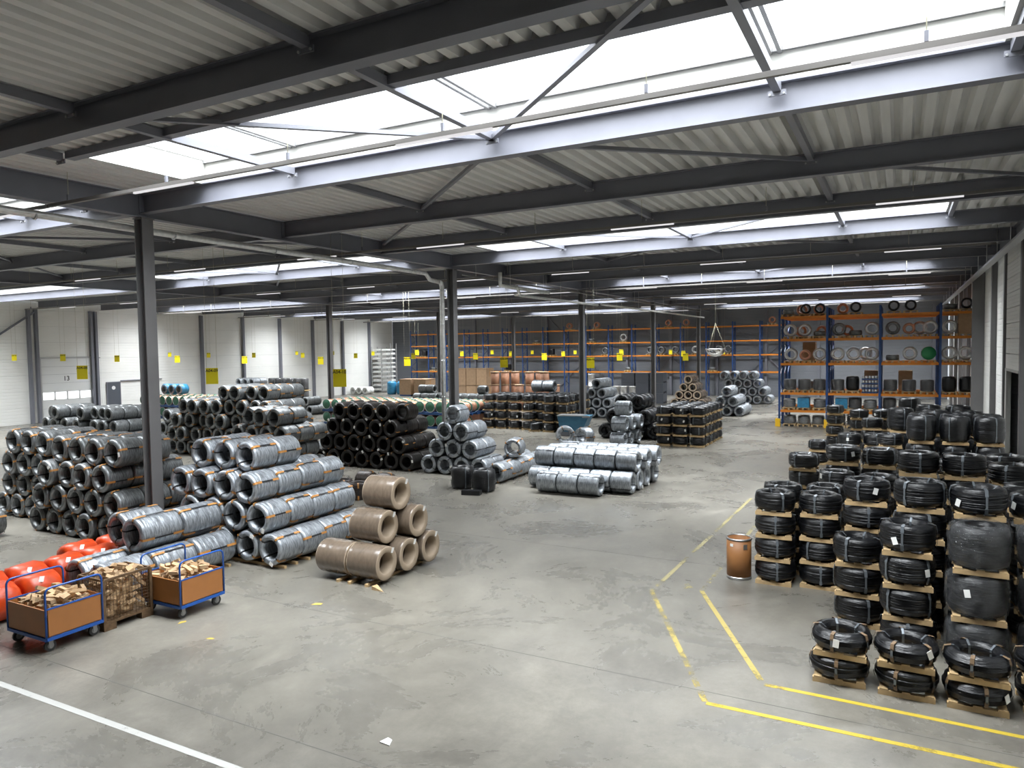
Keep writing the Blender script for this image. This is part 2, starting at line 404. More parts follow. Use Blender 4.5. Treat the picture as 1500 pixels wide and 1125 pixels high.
# --- steel frame
def isec(w, h, tf, tw): return [(-w/2, 0), (w/2, 0), (w/2, tf), (tw/2, tf), (tw/2, h - tf), (w/2, h - tf), (w/2, h), (-w/2, h), (-w/2, h - tf), (-tw/2, h - tf), (-tw/2, tf), (-w/2, tf)]
def ibeam(axis, a, b, w, h, name, mat, loc, label=None):
    # the outline is concave: build it from three plates so faces stay convex
    m = MB(); tf, tw = .018, .012
    for (u0, u1, z0, z1) in ((-w/2, w/2, 0, tf), (-tw/2, tw/2, tf, h - tf), (-w/2, w/2, h - tf, h)):
        if axis == 'x': m.box(a, b, u0, u1, z0, z1)
        else: m.box(u0, u1, a, b, z0, z1)
    return m.build(name, mat, loc=loc, kind='structure', label=label)
for b, (bx0, bx1) in enumerate(BAYS):
    for k in range(-4, 13):
        x0 = bx0 + (.012 if b else .3); x1 = bx1 - (.012 if b < 2 else .02)
        bm = ibeam('x', x0, x1, .2, .395, 'roof_beam', 'steel_dark', (0, YK(k), ZBEAM), 'dark grey steel roof beam across the hall')
        if k in (0, 1, 2, 3, 4, 5) and b:
            for xe in (x0 + .02, x1 - .02):
                MB().box(xe - .012, xe + .012, -.11, .11, -.02, .39).build('end_plate', 'steel_dark', bm)
for gx in GX:
    for n in range(-2, 5):
        ya = Y0 + 12 * n; yb = min(ya + 12, YB - .1)
        ibeam('y', max(ya, YF + .1), yb, .22, .485, 'roof_girder', 'steel_dark', (gx, 0, ZGIRD), 'dark grey steel girder carried by the columns')
ibeam('y', YF, YB, .2, .4, 'eaves_beam', 'steel_dark', (XR - .12, 0, 7.16), 'dark steel eaves beam above the side wall')
# columns
def hcol(x, y, h=7.08, w=.26, name='steel_column', mat='steel_column', z0=0, label='dark grey steel column'):
    m = MB(); t = .018
    m.box(-w/2, -w/2 + t, -w/2, w/2, 0, h).box(w/2 - t, w/2, -w/2, w/2, 0, h).box(-w/2 + t, w/2 - t, -.006, .006, 0, h)
    o = m.build(name, mat, loc=(x, y, z0), kind='structure', label=label)
    MB().box(-.2, .2, -.2, .2, 0, .02).build('base_plate', mat, o)
    MB().box(-.15, .15, -.15, .15, h - .02, h).build('cap_plate', mat, o)
    return o
for gx in GX:
    for n in range(-1, 5): hcol(gx, Y0 + 12 * n)
# struts and wind braces between the beams
def strut(x, ya, yb, label='grey strut between two roof beams'):
    o = MB().box(x - .05, x + .05, ya + .1, yb - .1, 7.43, 7.555).build('roof_strut', 'strut_steel', kind='structure', label=label)
    for yy in (ya + .1, yb - .1):
        s_ = 1 if yy < (ya + yb) / 2 else -1
        MB().box(x - .11, x + .11, min(yy, yy + .02 * s_), max(yy, yy + .02 * s_), 7.38, 7.45).build('fixing_plate', 'strut_steel', o)
        if ya < 20:
            for dx in (-.085, .085): MB().tube([(x + dx, yy + .021 * s_, 7.40), (x + dx, yy + .04 * s_, 7.40)], .015, 6).build('bolt', 'bolt_steel', o)
def brace(xa, ya, xb, yb):
    MB().bar((xa, ya, 7.46), (xb, yb, 7.46), .075, .06).build('roof_brace', 'strut_steel', kind='structure', label='diagonal wind brace under the roof')
for b in (1, 2):
    X = strut_x(b); gl = BAYS[b][0]
    for k in range(-2, 9):
        for x in X: strut(x, YK(k), YK(k + 1))
        r = k % 3                                   # bay before a rooflight beam: r == 2
        if k < 6:
            if r == 2: brace(X[1], YK(k + 1) - .12, X[0] + .05, YK(k) + .12); brace(X[1], YK(k + 1) - .12, X[2] - .05, YK(k) + .12)
            if r == 0: brace(X[1], YK(k) + .12, X[0] + .05, YK(k + 1) - .12); brace(X[1], YK(k) + .12, X[2] - .05, YK(k + 1) - .12)
            if r == 1: brace(X[0], YK(k) + .12, gl + .2, YK(k + 1) - .12); brace(X[2], YK(k) + .12, X[2] + 4.1, YK(k + 1) - .12)
        if r == 2 and k < 4:
            strut(OPEN[b][0] - .1, YK(k), YK(k) + 1.32, 'short grey strut beside the rooflight'); strut(OPEN[b][1] + .1, YK(k), YK(k + 1))

# --- walls
def panel_wall(root, fixed, lo, hi, z0, z1, axis, mat, gap=.006, hgt=1.0, th=.06, sgn=1):
    """Cladding panels, each an object, with recessed joints."""
    z = z0
    while z < z1 - .05:
        zt = min(z + hgt, z1)
        m = MB(); a, b_ = sorted((0, th * sgn))
        if axis == 'y': m.box(a, b_, lo + gap, hi - gap, 0, zt - z - gap)
        else: m.box(lo + gap, hi - gap, a, b_, 0, zt - z - gap)
        o = m.build('wall_panel', mat, root); o.location = (fixed, 0, z) if axis == 'y' else (0, fixed, z)
        z = zt
wl = MB().box(XL - .3, XL - .07, YF, YB, 0, 8).build('wall_left', 'panel_grey_shaded', kind='structure', label='white clad side wall with dark posts')
DOOR = (26.15, 29.3)
for k in range(-5, 13):
    lo, hi = YK(k), YK(k + 1)
    if k == 4:
        panel_wall(wl, XL - .06, lo, hi, 4.05, 7.6, 'y', 'panel_white'); panel_wall(wl, XL - .06, DOOR[1], hi, 0, 4.05, 'y', 'panel_white')
    else: panel_wall(wl, XL - .06, lo, hi, 0, 7.6, 'y', 'panel_white')
wb = MB().box(XL, XR, YB + .07, YB + .3, 0, 8).build('wall_back', 'panel_grey_shaded', kind='structure', label='grey clad end wall darkened for shade, behind the racking')
bx = [XL] + [-47.3 + 6.15 + 3.94 * i for i in range(12)] + [XR]
for i in range(len(bx) - 1): panel_wall(wb, YB + .06, bx[i], bx[i + 1], 0, 7.6, 'x', 'panel_grey_shaded', sgn=-1)
wr = empty('wall_right', kind='structure', label='white clad side wall beside the black coils')
YP = [YF, -5.0, -1.0, 3.0, 7.0, 11.0, 15.0, 19.0, 24.75, 28.5, 32.3, 36.75, 43.5, 46, 49, 53, 57, YB]
for i in range(len(YP) - 1):
    if i == 8: panel_wall(wr, XR + .1, YP[i], YP[i + 1], 3.32, 7.6, 'y', 'panel_white', sgn=-1)
    else: panel_wall(wr, XR + .1, YP[i], YP[i + 1], 0, 7.6, 'y', 'panel_white', sgn=-1)
MB().box(XR + .1, XR + .3, YF, YP[8], 0, 8).build('wall_backing', 'panel_grey_shaded', wr)
MB().box(XR + .1, XR + .3, YP[9], YB, 0, 8).build('wall_backing', 'panel_grey_shaded', wr)
MB().box(XR + .1, XR + .3, YP[8], YP[9], 3.3, 8).build('wall_backing', 'panel_grey_shaded', wr)
MB().box(XR + 2.5, XR + 2.6, YP[8] - 2, YP[9] + 2, 0, 8).build('recess_back', 'dark_opening', wr)
MB().box(XR + .3, XR + 2.6, YP[8] - .1, YP[8], 0, 3.6).box(XR + .3, XR + 2.6, YP[9], YP[9] + .1, 0, 3.6).box(XR + .3, XR + 2.6, YP[8], YP[9], 3.5, 3.6).build('recess_side', 'dark_opening', wr)
MB().box(XL, XR, YF - .3, YF, 0, 8).build('wall_front', 'panel_white', kind='structure', label='white clad wall at the near end')
for i in range(1, len(YP) - 1):
    y = YP[i]; wide = .44 if i == 11 else .17
    if 4 < i:
        m = MB().box(XR + .03 - wide, XR + .03, y - .14, y + .14, 0, 7.14)
        m.build('wall_post', 'steel_column', kind='structure', label='dark grey post against the side wall')
for k in (-4, -3, -2, -1, 0, 1, 2, 3, 6, 7, 8, 9, 10, 11, 12):
    MB().box(XL, XL + .24, YK(k) - .1, YK(k) + .1, 0, 7.1).build('wall_post', 'steel_dark', kind='structure', label='dark grey post against the white wall')
for yy in (25.5, 25.93, 29.40, 29.72):
    MB().box(XL, XL + .24, yy - .08, yy + .08, 0, 7.1).build('wall_post', 'steel_dark', kind='structure', label='dark grey post framing the dock door')
for x in bx[1:-1]:
    MB().box(x - .1, x + .1, YB - .25, YB, 0, 7.1).build('wall_post', 'steel_dark', kind='structure', label='dark grey post against the end wall')
for (xa, xb) in ((-29.2, -22.2), (-21.6, -28.6), (-21.3, -14.3), (-13.7, -20.7), (-13.4, -6.4), (-5.8, -12.8)):
    MB().bar((xa, YB - .12, 7.05), (xb, YB - .12, .1), .07, .07).build('wall_brace', 'steel_dark', kind='structure', label='diagonal brace on the end wall')
MB().bar((XL + .14, 25.9, 6.95), (XL + .14, 20.2, 3.0), .1, .1).build('wall_brace', 'steel_dark', kind='structure', label='diagonal brace on the white wall')
# dock door with number
d = empty('door_1', (XL + .02, DOOR[0], 0), kind='structure', label='white sectional dock door with the number 13')
dw = DOOR[1] - DOOR[0]
for i, (z0, z1) in enumerate(((.05, .85), (.86, 1.38), (1.92, 2.45), (2.46, 3.0), (3.01, 3.5), (3.51, 4.02))):
    MB().box(0, .05, 0, dw, z0, z1).build('door_section', 'door_white', d)
for i in range(4):
    w4 = dw / 4; MB().box(.01, .03, i * w4 + .05, (i + 1) * w4 - .05, 1.42, 1.88).build('pane', 'door_window', d)
    MB().box(0, .05, i * w4 - .05 * (i > 0), i * w4 + .05, 1.38, 1.92).build('window_bar', 'door_white', d)
MB().box(0, .05, dw - .05, dw, 1.38, 1.92).box(.0, .05, .05, dw - .05, 1.38, 1.42).box(.0, .05, .05, dw - .05, 1.88, 1.92).build('window_bar', 'door_white', d)
put('number', lettering('13', .42, 'sign_ink'), d, loc=(.055, 1.55, 2.72), rot=(PI / 2, 0, PI / 2))
MB().box(0, .08, dw - .02, dw + .08, .05, 4.1).box(0, .08, -.08, 0, .05, 4.1).box(0, .08, -.08, dw + .08, 4.03, 4.12).build('door_track', 'aluminium', d)
d = empty('door_2', (XL + .02, 30.35, 0), kind='structure', label='dark grey pedestrian door beside the dock door')
MB().box(0, .05, .06, .95, 0, 2.3).build('door_leaf', 'door_grey', d)
MB().box(0, .07, 0, .06, 0, 2.36).box(0, .07, .95, 1.01, 0, 2.36).box(0, .07, .06, .95, 2.3, 2.36).build('door_frame', 'steel_dark', d)
MB().tube([(.05, .5, 1.95), (.06, .5, 1.95)], .13, 14).build('round_window', 'door_white', d)
MB().box(0, .10, 1.05, 4.2, 2.38, 2.44).build('trim_1', 'steel_dark', kind='structure', loc=(XL, 30.35, 0), label='dark rail on the white wall')
# raised shutter in the side wall
d = empty('door_3', (0, 0, 0), kind='structure', label='raised white roller door above a dark opening')
for i in range(8):
    z = 3.36 + i * .47
    MB().box(XR - .12, XR - .06, 25.0, 27.95, 0, .455).build('door_slat_section', 'panel_shutter', d, loc=(0, 0, z))
MB().box(XR - .14, XR - .04, 25.0, 27.95, 3.28, 3.36).build('bottom_seal', 'curb_white', d)
MB().box(XR - .1, XR + .03, 27.95, 28.3, 0, 3.3).build('door_jamb', 'curb_white', d)

# --- services under the roof
def light_rail(b, y, z, xa, xb, phase, nm):
    r = empty('light_rail', label=nm, cat='light rail', group='light rails under the roof')
    MB().box(xa, xb, y - .03, y + .03, z, z + .06).build('channel', 'rail_grey', r)
    x = xa + phase; i = 0
    while x < xb - 1.6:
        MB().box(x, x + 1.5, y - .022, y + .022, z - .03, z - .001).build('led_batten', 'led_tube', r)
        x += 5.6
    x = xa + .6
    while x < xb:
        MB().tube([(x, y, z + .06), (x, y, 7.6)], .006, 5).build('hanger_wire', 'wire_cable', r)
        MB().box(x - .02, x + .02, y - .02, y + .02, z + .07, z + .17).build('hanger_clip', 'steel_dark', r)
        x += 2.75
RY = (8.1, 16.4, 25.1, 33.6, 41.2, 49.3, 56.6)
for i, y in enumerate(RY):
    for b, (bx0, bx1) in enumerate(BAYS):
        if b == 0 and i < 1: continue
        light_rail(b, y, 7.0, bx0 + (.02 if b else .6), bx1 - (.02 if b < 2 else .7), 2.5 if b == 2 else 3.6,
                   'thin %s light rail %s' % (ORD[i] + ' pendant', ('by the white wall side', 'between the two column rows', 'over the open aisle')[b]))
def pipe(name, pts, r, mat, label, cat='pipe', n=10, bands=0):
    o = MB().tube(pts, r, n).build(name, mat, label=label, cat=cat)
    return o
DX = -14.52
dct = MB().tube([(DX, -4, 6.9), (DX, 9.5, 6.9), (DX, 20.9, 6.86), (DX, 21.15, 6.66), (DX, 21.75, 6.62)], .075, 12).build('insulated_pipe', 'duct_foil', label='foil wrapped pipe running under the girder and down a column', cat='pipe')
MB().tube([(DX, 21.7, 6.63), (DX, 21.85, 6.6), (DX, 21.9, 6.45), (DX, 21.9, .05)], .085, 12).build('riser', 'duct_foil', dct)
for zz in (1.2, 2.5, 3.8, 5.1, 6.3): MB().tube([(DX, 21.9, zz), (DX, 21.9, zz + .03)], .09, 12).build('pipe_collar', 'aluminium', dct)
for yy in (2, 5, 8, 11, 14, 17, 20): MB().tube([(DX, yy, 6.87), (DX, yy + .03, 6.87)], .082, 12).build('pipe_collar', 'aluminium', dct)
pipe('insulated_pipe', [(-13.4, 24.2, 7.1), (-13.4, 24.2, 6.62), (-13.4, 25.0, 6.6), (-13.4, 28.5, 6.6)], .075, 'duct_foil', 'short foil pipe dropping from the beam past the foil riser')
pipe('insulated_pipe', [(-13.1, 24.9, 6.62), (-13.1, 25.2, 6.36), (-13.5, 25.6, 6.34), (-13.5, 34.5, 6.34)], .06, 'duct_foil', 'long foil pipe under the roof beyond the foil riser')
pipe('insulated_pipe', [(-13.5, 35, 6.4), (-13.5, 57, 6.4)], .055, 'duct_foil', 'thin foil pipe along the far columns')
pipe('conduit', [(-13.75, 22, 6.85), (-13.75, 57, 6.85)], .03, 'rail_grey', 'grey conduit along the far girder')
for o_, xx, zz, ys in ((bpy.data.objects['conduit'], -13.75, 6.85, range(23, 57, 6)), (bpy.data.objects['insulated_pipe.001'], -13.4, 6.6, (25, 28)), (bpy.data.objects['insulated_pipe.002'], -13.5, 6.34, (30, 34)), (bpy.data.objects['insulated_pipe.003'], -13.5, 6.4, range(36, 57, 5))):
    for yy in ys: MB().tube([(xx, yy, zz), (xx, yy, 7.7)], .008, 5).build('hanger_rod', 'aluminium', o_)
ct = empty('cable_tray', label='galvanised cable tray along the side wall under the eaves', cat='cable tray')
MB().box(2.5, 2.70, 6, 58, 6.76, 6.775).box(2.5, 2.515, 6, 58, 6.775, 6.83).box(2.685, 2.70, 6, 58, 6.775, 6.83).build('tray', 'aluminium', ct)
for yy in range(8, 58, 3): MB().tube([(2.51, yy, 6.78), (2.51, yy, 7.7)], .01, 5).build('hanger_rod', 'aluminium', ct)

# ================================================================ WIRE COILS
def coil_profile(R, r, L, rings, rnd, jit, c):
    h = L / 2; p = []
    for i in range(rings):
        t = i / (rings - 1); z = -h + c + (L - 2 * c) * t
        p.append((R - jit + rnd.uniform(-jit, jit) * .95 + .004 * math.sin(PI * t), z))
    c2 = min(c, (R - r) * .45)
    p += [(R - c2 * .35, h - c * .30), (R - c2, h - .004), ((R + r) / 2, h), (r + c2 * .6, h - .008), (r + .008, h - c * .6)]
    p += [(r, h * .3), (r + .006, 0), (r, -h * .3), (r + .008, -h + c * .6), (r + c2 * .6, -h + .008), ((R + r) / 2, -h), (R - c2, -h + .004), (R - c2 * .35, -h + c * .30)]
    return p
def coil_mesh(name, R, r, L, mat, seed, rings=20, n=30, jit=.006, c=.055, lump=.004, mats=None, endmat=False):
    rnd = random.Random(seed); p = coil_profile(R, r, L, rings, rnd, jit, c)
    ph = [rnd.uniform(0, 2 * PI) for _ in p]; a2 = rnd.uniform(0, 6)
    def wob(j, a): return -abs(lump) + lump * math.sin(3 * a + a2) * .6 + lump * .4 * math.sin(7 * a + ph[j])
    mis = None
    if endmat: mis = [0] * (rings) + [1] * 5 + [0] * 3 + [1] * 5
    return MB().lathe(p, n, closed=True, mis=mis, wob=wob).mesh(name, mats or mat)
def strap_mesh(R, r, L, c=.055, w=.03, ends='strap_orange', mid='strap_black', e=.007, loose=True):
    h = L / 2; o = R + e; q = r - e * .6
    P = [(o, -h + c, 1), (o, -h * .45, 0), (o, h * .45, 1), (o, h - c, 1), (R - c * .25 + e, h - c * .2 + e, 1), (R - c, h + e, 0), (r + c * .6, h + e, 0), (q, h - c * .5, 0), (q, -h + c * .5, 0),
         (r + c * .6, -h - e, 0), (R - c, -h - e, 0), (R - c * .25 + e, -h + c * .2 - e, 1)]
    m = MB(); n = len(P)
    for i in range(n):
        a, b = P[i], P[(i + 1) % n]; ww = w * (1.5 if a[2] else 1) / 2
        m._add([(a[0], -ww, a[1]), (a[0], ww, a[1]), (b[0], ww, b[1]), (b[0], -ww, b[1])], [(0, 1, 2, 3)], 1 if a[2] and ends != mid else 0)
    return m.mesh('strap', [mid, ends])
KIND = {}
def kind(key, name, R, r, L, mat, straps=None, rings=20, n=30, variants=3, c=.055, strapw=.03, endmat=None, jit=.006, lump=.004):
    ms = [coil_mesh(name, R, r, L, mat, 100 * len(KIND) + v, rings, n, jit, c, lump, mats=[mat, endmat] if endmat else mat, endmat=bool(endmat)) for v in range(variants)]
    sm = strap_mesh(R, r, L, c, strapw, *straps) if straps else None
    KIND[key] = dict(name=name, m=ms, s=sm, R=R, r=r, L=L)
G2 = ('strap_orange', 'strap_black'); BK = ('strap_black', 'strap_black'); ST = ('strap_steel', 'strap_steel')
kind('galv', 'galvanised_coil', .319, .19, .63, 'galvanised_wire', G2, rings=26, jit=.008)
kind('galvlong', 'galvanised_coil', .320, .19, .86, 'galvanised_wire', G2, rings=26)
kind('dull', 'dull_grey_coil', .319, .19, .63, 'dull_wire', G2)
kind('galvplain', 'bright_grey_coil', .319, .185, .63, 'galvanised_wire', BK, strapw=.02)
kind('dullplain', 'plain_grey_coil', .319, .185, .63, 'dull_wire', None, rings=12, n=22)
kind('brownblack', 'oiled_black_coil', .319, .185, .63, 'black_oiled_wire', ('strap_orange', 'strap_black'), rings=14, n=24, strapw=.018)
kind('paper', 'paper_wrapped_coil', .320, .19, .70, 'paper_wrapped', None, rings=16, endmat='paper_end', jit=.004, c=.03)
kind('tubecoil', 'paper_wrapped_coil', .30, .20, .62, 'paper_wrapped', None, rings=8, n=20, endmat='paper_end', jit=.003, c=.02)
for key, H in (('A', .235), ('B', .31), ('C', .345)):
    kind(key, 'black_wire_coil', .352, .185, H, 'black_wire', ('strap_paper', 'strap_steel') if key == 'A' else ST, rings=20, n=32, c=.085, strapw=.028, jit=.012)
kind('W', 'film_wrapped_coil', .345, .19, .51, 'black_wire', None, rings=12, n=28, c=.09)
kind('T', 'tall_black_coil', .36, .19, .65, 'black_wire', ST, rings=12, n=28, c=.13, strapw=.022)
kind('blackroll', 'round_black_coil', .36, .17, .55, 'black_wire', ST, rings=12, n=26, c=.09, strapw=.02)
kind('browncoil', 'brown_wire_coil', .30, .19, .48, 'dark_brown_wire', ('strap_orange', 'strap_black'), rings=12, n=26, c=.06)
kind('flat', 'wire_coil', .41, .22, .50, 'galvanised_wire', ('strap_orange', 'strap_black'), n=30, c=.06)
TAGM = MB().box(-.035, .035, -.05, .05, -.002, .002).mesh('label_tag', 'tag_white')
TAGG = MB().box(-.04, .04, -.05, .05, -.002, .002).mesh('label_tag', 'tag_green')
RND = random.Random(3)
AX = {'y': (PI / 2, 0, 0), 'x': (0, PI / 2, 0), 'z': (0, 0, 0)}
def coil(key, loc, axis, label, group, cat='wire coil', straps=4, tagp=.35, yaw=0., phase=None):
    K = KIND[key]; rx, ry, rz = AX[axis]
    o = put(K['name'], RND.choice(K['m']), None, loc, (rx, ry, rz + yaw), label, cat, group)
    if K['s'] and straps:
        ph = RND.uniform(0, 2 * PI) if phase is None else phase
        for i in range(straps):
            q = put('strap', K['s'], o, rot=(0, 0, ph + i * 2 * PI / straps))
    if RND.random() < tagp:
        a = RND.uniform(0, 2 * PI); rr = K['R'] * .86
        if axis == 'z':
            a = RND.uniform(-2.6, -.6); put('label_tag', TAGM, o, (math.cos(a) * (K['R'] + .009), math.sin(a) * (K['R'] + .009), RND.uniform(-.05, .06)), (PI / 2 - .04, RND.uniform(-.4, .4), a + PI / 2))
        else:
            s_ = 1
            put('label_tag', TAGM, o, (math.cos(a) * rr, math.sin(a) * rr, (K['L'] / 2 + .010) * s_), (.03, .03, RND.uniform(0, 6)))
    return o
BACK = ['front', 'second back', 'third back', 'fourth back', 'fifth back', 'sixth back']
BURIED = []           # coils wholly inside a stack: (kind, matrix)
def pile(key, axis, rows, phrase, group, z0=0., T=.572, ref='from the aisle', straps=4, tagp=.3, rev=True, jitter=.008, stagger=0.):
    """rows: (lateral position, tier, start along the axis, how many in line). Coils that no side shows go into one joined mass."""
    K = KIND[key]; L = K['L'] + .025; cells = []
    if stagger: rows = [(r[0], r[1], r[2] + RND.uniform(-stagger, stagger), r[3]) for r in rows]
    for r in rows:
        for j in range(r[3]): cells.append((r[0], r[1], r[2] + (j + .5) * L))
    for tier in sorted({r[1] for r in rows}):
        rr = sorted([r for r in rows if r[1] == tier], key=lambda r: -r[0] if rev else r[0])
        for i, (lat, t, st, n) in enumerate(rr):
            for j in range(n):
                a = st + (j + .5) * L
                p = (lat, a, 0) if axis == 'y' else (a, lat, 0)
                z = z0 + K['R'] + .003 + tier * T
                above = sum(1 for c in cells if c[1] == tier + 1 and abs(c[0] - lat) < .5 and abs(c[2] - a) < .45)
                if axis == 'y': face = j == 0
                else: face = j == n - 1
                hid = above >= 2 and not face and i > 0
                if hid:
                    BURIED.append((key, Matrix.Translation((p[0], p[1], z)) @ Matrix.Rotation(PI / 2, 4, 'X' if axis == 'y' else 'Y'))); continue
                lab = '%s, %s tier, %s %s, %s' % (phrase, TIER[tier], ORD[i], ref, BACK[j])
                coil(key, (p[0], p[1], z), axis, lab, group, straps=straps if j < 2 or above < 2 else 0, tagp=tagp if face else tagp * .2, yaw=RND.uniform(-jitter, jitter))
def rowset(x0, n, tier, st, deep, step=-.662): return [(x0 + step * i, tier, st, deep) for i in range(n)]
def batten(x0, x1, y, label, axis='x', h=.05, w=.055):
    m = MB()
    if axis == 'x': m.box(x0, x1, y - w / 2, y + w / 2, 0, h)
    else: m.box(y - w / 2, y + w / 2, x0, x1, 0, h)
    m.build('wooden_batten', 'pallet_wood', label=label, cat='batten', group='battens under coil stacks')

# P1: four-tier stack by the paper wrapped coils
pile('galv', 'y', rowset(-10.76, 5, 0, 10.02, 4) + rowset(-11.09, 4, 1, 10.04, 4) + rowset(-11.42, 4, 2, 10.05, 4) + rowset(-11.75, 3, 3, 10.36, 2),
     'galvanised coil in stack behind paper wrapped coils', 'coils of the tall galvanised stack', z0=.056, tagp=.12, stagger=.03)
for i, y in enumerate((10.19, 10.5, 10.84, 11.14, 11.5, 11.8, 12.2, 12.45)): batten(-13.8, -10.52, y, '%s wooden batten under the tall galvanised stack' % ORD[i])
# P0: low stack behind the carts
pile('galvlong', 'y', [(-11.88, 0, 7.3, 3), (-12.55, 0, 7.3, 3), (-12.215, 1, 8.15, 2), (-12.88, 1, 8.3, 1)],
     'galvanised coil in low stack behind carts', 'coils of the low galvanised stack', z0=.05, tagp=.5)
for i, y in enumerate((9.39, 9.8, 8.6, 8.95, 7.5, 7.95)): batten(-12.8, -11.62, y, '%s wooden batten under the low galvanised stack' % ORD[i])
coil('galvlong', (-13.22, 9.12, .323), 'y', 'galvanised coil lying behind the low stack near the column', 'coils of the low galvanised stack')
# PL: stack behind the orange bags
pile('dull', 'y', rowset(-14.95, 6, 0, 9.75, 3) + rowset(-15.28, 5, 1, 9.75, 3) + rowset(-15.61, 4, 2, 9.7, 3) + rowset(-15.28, 4, 3, 9.75, 2),
     'dull coil in stack behind orange bags', 'coils of the stack behind the orange bags', tagp=.1, stagger=.07)
pile('dull', 'y', rowset(-18.98, 4, 0, 10.4, 2) + rowset(-18.65, 4, 1, 10.4, 2) + rowset(-18.98, 3, 2, 10.25, 2) + rowset(-18.65, 3, 3, 10.2, 2),
     'dull coil in outer stack behind orange bags', 'coils of the outer stack behind the orange bags', tagp=.1)
coil('dull', (-18.75, 8.95, .33), 'y', 'dull wire coil lying alone before the stack edge', 'coils of the outer stack behind the orange bags')
# PM: stack in the middle distance
pile('dull', 'y', rowset(-20.58, 11, 0, 20.0, 3) + rowset(-20.91, 10, 1, 20.0, 3) + rowset(-21.24, 9, 2, 20.0, 3) + rowset(-21.57, 8, 3, 20.0, 3) + rowset(-21.90, 4, 4, 20.2, 3),
     'dull coil in long mid-hall stack', 'coils of the long mid stack', straps=3, tagp=.12, stagger=.2)
pile('dull', 'y', rowset(-17.9, 5, 0, 17.2, 3) + rowset(-18.23, 4, 1, 17.2, 3) + rowset(-18.2 + .3, 4, 2, 17.25, 3) + [(-18.23, 3, 17.3, 2), (-18.9, 3, 17.3, 2), (-19.61, 3, 17.5, 2)],
     'dull coil in stack beside the black pile', 'coils of the stack beside the black pile', tagp=.12)
# PF: far stack near the dock door
pile('dullplain', 'y', rowset(-31.36, 11, 0, 20.6, 3) + rowset(-31.69, 9, 1, 20.6, 3) + rowset(-32.02, 4, 2, 20.6, 3) + rowset(-35.99, 2, 2, 20.6, 3),
     'grey coil in far stack by dock door', 'coils of the far stack by the dock door', tagp=.05, stagger=.3)
pile('dullplain', 'y', rowset(-27.98, 3, 0, 21.0, 3) + rowset(-28.31, 2, 1, 21.0, 3) + [(-28.64, 2, 21, 2)],
     'grey coil in low stack behind front column', 'coils of the low far stack', tagp=.05)
# PB: black-brown pile
pile('brownblack', 'y', rowset(-15.1, 7, 0, 20.3, 3) + rowset(-15.43, 6, 1, 20.3, 3) + rowset(-15.76, 5, 2, 20.3, 3) + [(-15.43, 3, 20.55, 1)] + rowset(-16.09, 4, 3, 20.3, 2),
     'black oiled coil in tagged pile', 'coils of the black tagged pile', straps=2, tagp=.85)
# PG: pyramid of galvanised coils
pile('galvplain', 'y', [(-14.18, 0, 20.3, 2), (-13.51, 0, 20.3, 2), (-12.85, 0, 20.3, 2), (-12.18, 0, 20.3, 2), (-13.85, 1, 20.3, 2), (-13.18, 1, 20.3, 2), (-12.51, 1, 20.3, 2), (-13.51, 2, 20.3, 2), (-12.85, 2, 20.3, 2), (-13.18, 3, 20.35, 1)],
     'pale coil in pyramid by the foil riser', 'coils of the galvanised pyramid', tagp=.5)
for i, y in enumerate((20.45, 20.8, 21.1, 21.45)): pass
# row lying behind the two black coils
pile('galv', 'y', [(-11.15, 0, 19.6, 5), (-11.84, 0, 21.75, 2)], 'galvanised coil in floor row beside pyramid', 'coils of the floor row', tagp=.1)
coil('galv', (-11.15, 20.95, .322 + .652), 'y', 'galvanised coil lying on top of the floor row', 'coils of the floor row', yaw=.25)
# PC: two-tier stack in the open
pile('galvplain', 'x', [(19.1, 0, -9.36, 3), (19.78, 0, -9.95, 5), (20.45, 0, -9.95, 5), (21.12, 0, -9.95, 5), (21.79, 0, -9.9, 5), (20.115, 1, -9.9, 5), (20.785, 1, -9.8, 5), (21.455, 1, -9.7, 5)],
     'bright coil in two-tier open-floor stack', 'coils of the two-tier stack', rev=False, ref='from the front', tagp=.2, straps=3)
# small three-tier stack behind it
pile('galvplain', 'x', [(28.9, 0, -10.75, 1), (29.58, 0, -10.7, 1), (30.3, 0, -10.6, 1), (28.95, 1, -10.7, 1), (29.62, 1, -10.6, 1), (29.0, 2, -10.55, 1), (30.3, 1, -10.5, 1)],
     'bright coil in small stack by skip', 'coils of the small three-tier stack', T=.662, rev=False, ref='from the front', straps=3)
coil('flat', (-12.85, 28.85, .415), 'y', 'big galvanised coil beside the blue skip', 'two big coils by the skip', yaw=.5)
coil('flat', (-11.85, 28.6, .415), 'y', 'big galvanised coil between the skip and the small stack', 'two big coils by the skip', yaw=-.4)
# black coils on the floor before the pyramid
bc1 = coil('T', (-11.75, 18.65, .335), 'z', 'black coil standing before the galvanised pyramid', 'two black coils on the floor', straps=3)
bc2 = coil('T', (-10.88, 18.45, .335), 'z', 'black coil standing before the floor row', 'two black coils on the floor', straps=3)
MB().box(-.36, .2, -.12, .12, 0, .13).build('black_package', 'black_wire', loc=(-10.85, 17.85, 0), rot=(0, 0, .25), label='small black package lying before the black coil', cat='package')
# dark brown coils behind the tall stack
for i, (x, y) in enumerate(((-14.35, 16.2), (-13.62, 16.0), (-13.4, 17.0), (-14.2, 17.1), (-12.55, 16.4))):
    ax = 'z' if i < 2 else 'x'
    coil('browncoil', (x, y, .243 if ax == 'z' else .302), ax, 'dark brown wire coil, %s of the five behind the tall stack' % ORD[i], 'dark brown coils on the floor', straps=3)
